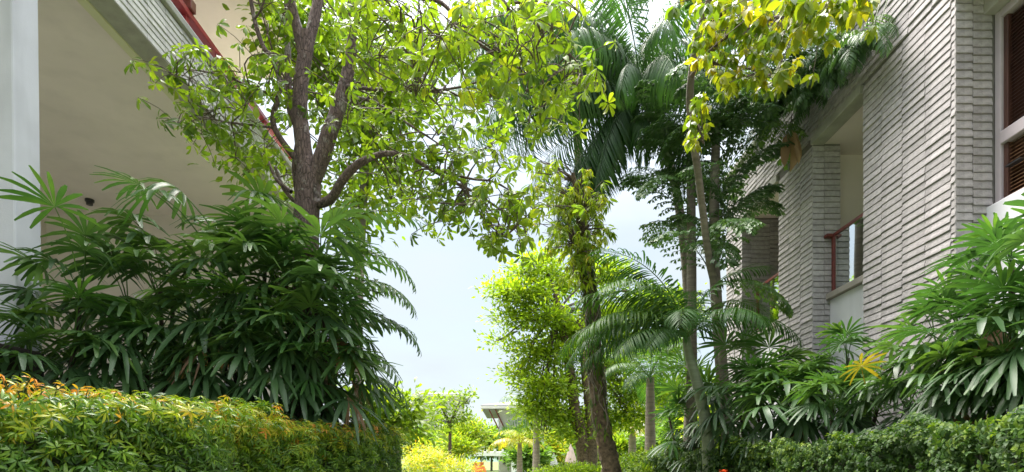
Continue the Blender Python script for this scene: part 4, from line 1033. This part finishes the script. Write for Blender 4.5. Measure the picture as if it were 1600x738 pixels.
# ------------------------------------------------------------------ feathery bright tree in the middle distance
Y = 20; bb = gp0(915, Y)
tk = [([gp0(917, Y), P(910, 690, Y), P(898, 640, Y), P(892, 590, Y), P(880, 520, Y), P(868, 460, Y)], [.28, .24, .19, .17, .14, .1]),
      ([gp0(921, Y), P(924, 680, Y), P(921, 640, Y), P(914, 580, Y), P(905, 500, Y)], [.24, .2, .16, .14, .09])]
leafy('feathery_tree', 'bright green feathery tree with two dark trunks right of the open sky', 'tree', bb,
      [lobe(*a) for a in [(822, 425, 26, 12, 20), (850, 412, 24, 12, 20.5), (785, 452, 18, 10, 20), (815, 462, 34, 12, 19.6), (872, 440, 30, 16, 21), (800, 500, 26, 9, 20), (850, 497, 34, 14, 19.5), (886, 520, 30, 16, 20.5), (782, 532, 16, 8, 20.2),
                          (825, 545, 30, 12, 19.8), (868, 560, 34, 14, 20), (812, 583, 22, 8, 20), (850, 605, 32, 14, 19.5), (890, 600, 28, 16, 20.5), (838, 636, 22, 10, 19.5), (862, 645, 30, 12, 19.8), (895, 655, 24, 14, 20.4), (845, 672, 24, 8, 19.6),
                          (940, 500, 26, 30, 21.5), (955, 570, 26, 18, 21), (975, 610, 30, 16, 21), (985, 650, 30, 16, 21), (900, 680, 26, 10, 20), (975, 540, 24, 18, 22), (1010, 480, 36, 24, 23), (1035, 540, 26, 22, 23), (1030, 610, 30, 20, 23), (950, 430, 26, 18, 22), (1060, 480, 26, 24, 24), (940, 655, 26, 14, 21.5)]],
      38000, .19, 'feather', tk, DIA, 'moss', clump=.3, tone=.55, tv=.28, seed=3, flat=.5, twr=.05)
# smaller tree behind the big trunk
bb = gp0(556, 11)
leafy('slender_tree', 'thin mottled trunk with yellow green leaves just right of the big tree', 'tree', bb, [lobe(*a) for a in [(580, 200, 40, 50, 11), (600, 130, 50, 60, 11), (560, 300, 38, 36, 11), (620, 250, 34, 30, 11), (530, 130, 40, 60, 11), (480, 60, 60, 60, 11), (545, 350, 30, 20, 10.5), (405, 245, 30, 30, 10)]],
      5200, .2, 'canopy', [([bb, P(560, 500, 11), P(566, 330, 11), P(574, 220, 11), P(577, 130, 11), P(580, 30, 11)], [.1, .09, .085, .08, .06, .04])], OVA, 'barkgrey', clump=.3, tone=.55, seed=8, per=16, down=.5)

# ------------------------------------------------------------------ middle-distance planting
def bush(name, label, cat, lobes, n, ll, mat, seed, tmpl=DIA, **kw):
    c0 = Vector(lobes[0][0]); b = (c0.x, c0.y, 0)
    return leafy(name, label, cat, b, lobes, n, ll, mat, None, tmpl, seed=seed, **kw)
bb = gp0(630, 12.5)
leafy('frangipani_shrub', 'round shrub of glossy whorled leaves at the end of the long hedge', 'shrub', bb, [lobe(*a) for a in [(600, 635, 32, 22, 12.5), (635, 640, 30, 26, 12.5), (615, 665, 40, 20, 12.3), (650, 665, 14, 16, 12.5), (570, 625, 26, 18, 12.6)]], 1500, .24, 'bush', [([bb, P(620, 690, 12.5), P(615, 660, 12.5)], [.06, .05, .04])], OBO, clump=.2, tone=.3, tv=.12, per=9, seed=12)
bb = gp0(703, 17)
leafy('young_tree', 'small young tree with a thin dark stem and airy yellow green crown', 'tree', bb, [lobe(*a) for a in [(690, 628, 18, 14, 17), (722, 625, 16, 11, 17), (675, 650, 14, 14, 17), (735, 618, 12, 6, 17), (712, 650, 18, 12, 17), (690, 670, 16, 10, 17), (728, 655, 10, 14, 17)]], 1150, .13, 'bush',
      [([bb, P(703, 700, 17), P(703, 665, 17), P(703, 662, 17)], [.06, .05, .045, .04]), ([P(703, 664, 17), P(694, 645, 17), P(684, 628, 17)], [.035, .028, .015]), ([P(703, 662, 17), P(710, 645, 17), P(718, 628, 17)], [.035, .028, .015])], OVA, 'twig', clump=.13, tone=.35, tv=.15, per=8, seed=14, twr=.012)
bush('golden_shrub', 'golden yellow shrub mound under the young tree', 'shrub', [lobe(*a) for a in [(668, 724, 26, 14, 15), (700, 738, 22, 12, 14.5), (648, 730, 16, 18, 14), (724, 733, 14, 10, 14.5), (680, 716, 16, 10, 15.5), (652, 706, 14, 10, 15)]], 5200, .12, 'bush', 21, LAN, clump=.17, tone=.5, tv=.2, topgold=.1, limbs=False)
bush('lime_shrub', 'lime green shrub mass behind the young tree', 'shrub', [lobe(*a) for a in [(735, 680, 22, 24, 28), (715, 700, 26, 14, 27), (700, 690, 20, 18, 28)]], 6000, .2, 'bush', 22, clump=.25, tone=.42, limbs=False)
bush('low_shrub', 'bright low shrub left of the leaning trunk at the bottom edge', 'shrub', [lobe(*a) for a in [(860, 741, 26, 9, 18), (900, 739, 30, 11, 18), (935, 741, 16, 9, 18)]], 6000, .1, 'bush', 23, clump=.12, tone=.36, limbs=False)
bush('low_shrub', 'fresh green ground shrub between the leaning trunk and the low clipped hedge', 'shrub', [lobe(*a) for a in [(990, 728, 32, 14, 13), (1040, 722, 36, 16, 12.5), (1085, 725, 26, 15, 12), (1010, 738, 30, 10, 11.5)]], 9000, .09, 'hedge2', 24, clump=.12, tone=.72, limbs=False)
# small palms
SHAG = [pinnate_mesh('frond', M['coco'], 440+i, 1.9, 26, .5, *a) for i, a in enumerate([(50, 110, .55, .05, .9), (10, 80, .5, .05, 1.2), (75, 120, .7, .05, .7)])]
YEL = [pinnate_mesh('frond', M['yellow'], 450+i, 1.7, 22, .5, *a) for i, a in enumerate([(60, 110, .62, .11, .4), (25, 90, .7, .11, .5)])]
def small_palm(label, px, py, Y, ybase, r0, meshes, n, seed, sc=1.0, shaft=False, mat='palmtrunk', bend=0):
    r = random.Random(seed); c = P(px, py, Y); b = gp0(px+bend, Y)
    return crown_palm('garden_palm', label, b, [b, P(px+bend*.8, ybase, Y), P(px+bend*.3, (ybase+py)/2, Y), c], [r0*1.3, r0, r0*.9, r0*.7], mat,
        [(c, k % len(meshes), k*360/n+r.uniform(-20, 20), sc*r.uniform(.8, 1.1), 0) for k in range(n)], meshes, sides=10)
small_palm('small straight palm with shaggy grey green fronds left of the feathery trunks', 838, 650, 24, 700, .14, SHAG, 14, 1, 1.0)
small_palm('low palm with yellow fronds beside the white pergola', 812, 690, 30, 715, .14, YEL, 13, 2, 1.1)
small_palm('palm with a smooth ringed grey trunk right of the leaning trunk', 1016, 590, 15, 690, .14, ARE, 11, 3, .95)
small_palm('short stubby palm trunk far right of the leaning trunk', 988, 668, 24, 700, .16, YEL, 9, 4, .8)

# far trees
FT = [(690, 697, 26, 12, 52), (768, 690, 16, 14, 70), (806, 690, 12, 12, 46), (850, 700, 24, 14, 66), (880, 690, 20, 20, 70), (935, 690, 22, 22, 44), (965, 700, 22, 18, 38), (1040, 690, 30, 24, 36), (1075, 660, 30, 40, 30), (1110, 650, 26, 50, 26), (826, 712, 12, 8, 40), (655, 690, 16, 16, 50)]
words_ = ['round tree left of the far white house', 'dark green shrub tree right of the white spire post', 'small tree below the eave with red brackets', 'tree behind the small closed parasol', 'tree behind the feathery trunks', 'tree seen between the two leaning trunks',
          'tree just right of the leaning trunk', 'bushy tree behind the ringed palm trunk', 'tall far tree behind the small fan palm', 'far tree behind the slanting pale trunk', 'low bush beside the pergola post', 'far bush at the tip of the long hedge']
for i, (px, py, hx, hy, Y) in enumerate(FT):
    b = gp0(px, Y); h = hy/F*Y; c = P(px, py, Y)
    leafy('far_tree', words_[i], 'tree', b, [lobe(px, py, hx, hy, Y), lobe(px-hx*.5, py+hy*.4, hx*.7, hy*.7, Y), lobe(px+hx*.5, py+hy*.3, hx*.7, hy*.8, Y)], 3600, .011*Y*.9, 'farleaf' if i % 3 else 'bush',
          [([b, (b.x, b.y, max(.4, c.z*.5)), tuple(c)], [.15, .12, .06])], group='far trees behind the pergola', clump=.012*Y, tone=.5, tv=.2, seed=60+i, twr=.05)

# ------------------------------------------------------------------ pergola, parasols, pots
pb = gp0(750, 44); pg = root('pergola', pb, 'long low white pergola frame beyond the young tree', 'pergola')
def gz(py, Y): return EZ+(719-py)/F*Y
x0, x1 = P(655, 719, 44).x, P(809, 719, 44).x
MB().box(x0, 43.6, gz(713, 44), x1, 44.0, gz(706, 44)).box(x0, 46, gz(711, 44), x1, 46.4, gz(706, 44)).build('beam', M['whitepaint'], pg, org=pb, bevel=.03)
for k in range(14):
    xa = x0+(x1-x0)*k/13.0
    MB().box(xa-.08, 43.5, gz(706, 44)+.002, xa+.08, 46.7, gz(706, 44)+.2).build('rafter', M['whitepaint'], pg, org=pb)
for xa in (x0, (x0+x1)/2-1.6, x1-.5):
    for ya in (43.62, 46.02):
        MB().box(xa, ya, 0, xa+.45, ya+.35, gz(713, 44)-.002).build('post', M['whitepaint'], pg, org=pb, bevel=.03)
def parasol(label, px, ptop, pbot, Y, w, cv):
    b = gp0(px, Y); o = root('parasol', b, label, 'parasol', 'closed garden parasols')
    z0, z1 = gz(pbot, Y), gz(ptop, Y); n = 16; V = []; Q = []
    lev = [(0, .9), (.12, 1), (.35, .8), (.7, .45), (.92, .2), (1, .05)]
    for u, wr in lev:
        for k in range(n*2):
            a = math.pi*k/n; rr_ = w/2*wr*(1 if k % 2 else .72); V.append((rr_*math.cos(a), rr_*math.sin(a), z0+(z1-z0)*u))
    m_ = n*2
    for i in range(len(lev)-1):
        for k in range(m_): Q.append((i*m_+k, i*m_+(k+1) % m_, (i+1)*m_+(k+1) % m_, (i+1)*m_+k))
    link('canopy', mesh('canopy', V, Q, M[cv]), o)
    cyl(MB(), (0, 0), .035, .05, z1+.08).build('pole', M['darkwood'], o)
    cyl(MB(), (0, 0), .3, 0, .05).build('base', M['concrete'], o)
parasol('closed white parasol, smaller and farther left of the pair beyond the low shrub', 865, 708, 728, 50, .75, 'whitepaint')
parasol('closed pinkish parasol, larger and nearer right of the pair', 892, 694, 726, 40, .85, 'canvas')
parasol('tall slim white closed parasol standing behind the pergola', 752, 669, 706, 58, .7, 'whitepaint')
ob = gp0(748, 26); o = root('clay_urn', ob, 'orange clay urn at the pergola foot behind the golden shrub', 'urn')
V = []; Q = []; prof = [(.2, 0), (.34, .25), (.38, .55), (.3, .85), (.2, 1.0), (.26, 1.08)]; hh = gz(722, 26)/1.08
for (r0, z) in prof:
    for k in range(16): V.append((r0*math.cos(k*math.pi/8), r0*math.sin(k*math.pi/8), z*hh))
for i in range(5):
    for k in range(16): Q.append((i*16+k, i*16+(k+1) % 16, (i+1)*16+(k+1) % 16, (i+1)*16+k))
link('body', mesh('body', V, Q, M['orange'], smooth=True), o)
# red flower at the bottom edge
fb = P(1131, 737, 7.6); o = root('red_flower', fb, 'single orange red flower in the low clipped hedge at the bottom edge', 'flower')
a = np.arange(12)*2.4
V, f, t = leaves(OVA, np.zeros((12, 3)), np.stack([np.cos(a), np.sin(a), np.linspace(-.1, .8, 12)], 1), np.tile([0, 0, 1.0], (12, 1)), .07, .5)
link('petals', mesh('petals', V, f, M['red'], t), o)
tube('stalk', [Vector((0, .05, -.3)), Vector((0, .02, -.1)), Vector((0, 0, 0))], [.006, .005, .004], M['stem'], o, 5, 3)

# ------------------------------------------------------------------ far houses
def house(label, px0, px1, ytop, Y, dep, roofpy, over, extras=None, flat=True):
    xa, xb = P(px0, 719, Y).x, P(px1, 719, Y).x; zt = gz(ytop, Y); b = Vector(((xa+xb)/2, Y+dep/2, 0))
    o = root('house', b, label, 'house', 'pale houses beyond the garden')
    def bx(name, mat, *c, par=o): return MB().box(*c).build(name, mat, par, org=b)
    bx('wall', M['palewall'], xa, Y, 0, xb, Y+dep, zt)
    zr = gz(roofpy, Y)
    m = MB(); e = over
    z0 = zt+.002
    pts = [(xa-e, Y-e, z0), (xb+e, Y-e, z0), (xb+e, Y+dep+e, z0), (xa-e, Y+dep+e, z0)]
    m.v = pts+[(p[0], p[1], z0+.25) for p in pts]+[(xa+(xb-xa)*.3, Y+dep*.5, zr), (xa+(xb-xa)*.7, Y+dep*.5, zr)]
    m.f = [(3, 2, 1, 0), (0, 1, 5, 4), (1, 2, 6, 5), (2, 3, 7, 6), (3, 0, 4, 7), (4, 5, 9, 8), (6, 7, 8, 9), (5, 6, 9), (7, 4, 8)]
    m.build('roof', M['rooftile'], o, org=b)
    bx('eave_board', M['palewall'], xa-e-.03, Y-e-.05, z0-.05, xb+e+.03, Y-e-.003, z0+.18)
    w = xb-xa; nx = max(2, int(w/2.6))
    for fl in range(2):
        zz = .9+fl*3.1
        if zz+1.6 > zt: break
        for k in range(nx):
            xc = xa+w*(k+.5)/nx
            wf = bx('window', M['frame'], xc-.62, Y-.05, zz, xc+.62, Y-.002, zz+1.6)
            bb_ = MB().box(xc-.54, Y-.08, zz+.08, xc-.03, Y-.052, zz+1.52); bb_.build('pane', M['glassdark'], wf, org=(0, 0, 0)).location = -b
            MB().box(xc+.03, Y-.08, zz+.08, xc+.54, Y-.052, zz+1.52).build('pane', M['glassdark'], wf, org=(0, 0, 0)).location = -b
    return o, b
house('pale two storey house with a grey roof behind the young tree', 655, 716, 620, 62, 8, 607, .6)
o, b = house('pale house with a wide eave on red brackets right of the open sky', 779, 850, 640, 48, 9, 619, 1.4)
zt = gz(640, 48); xa = P(779, 719, 48).x
for dx in (-.02, .5):
    MB().prism([(xa+dx-.05, 47.99, zt-1.6), (xa+dx+.07, 47.99, zt-1.6), (xa+dx-.7, 47.99, zt-.02), (xa+dx-.82, 47.99, zt-.02)], (0, 0, 0), (0, -.12, 0)).build('bracket', M['redwood'], o, org=b)
house('pale house wall with a dark window behind the ringed palm trunk', 1010, 1064, 612, 40, 8, 598, .8)
MB().box(P(640, 719, 66).x, 66, 0, P(700, 719, 66).x, 66.3, gz(664, 66)).build('garden_wall', M['palewall'])
put(bpy.data.objects['garden_wall'], 'pale garden wall at the foot of the far grey roofed house', 'wall')
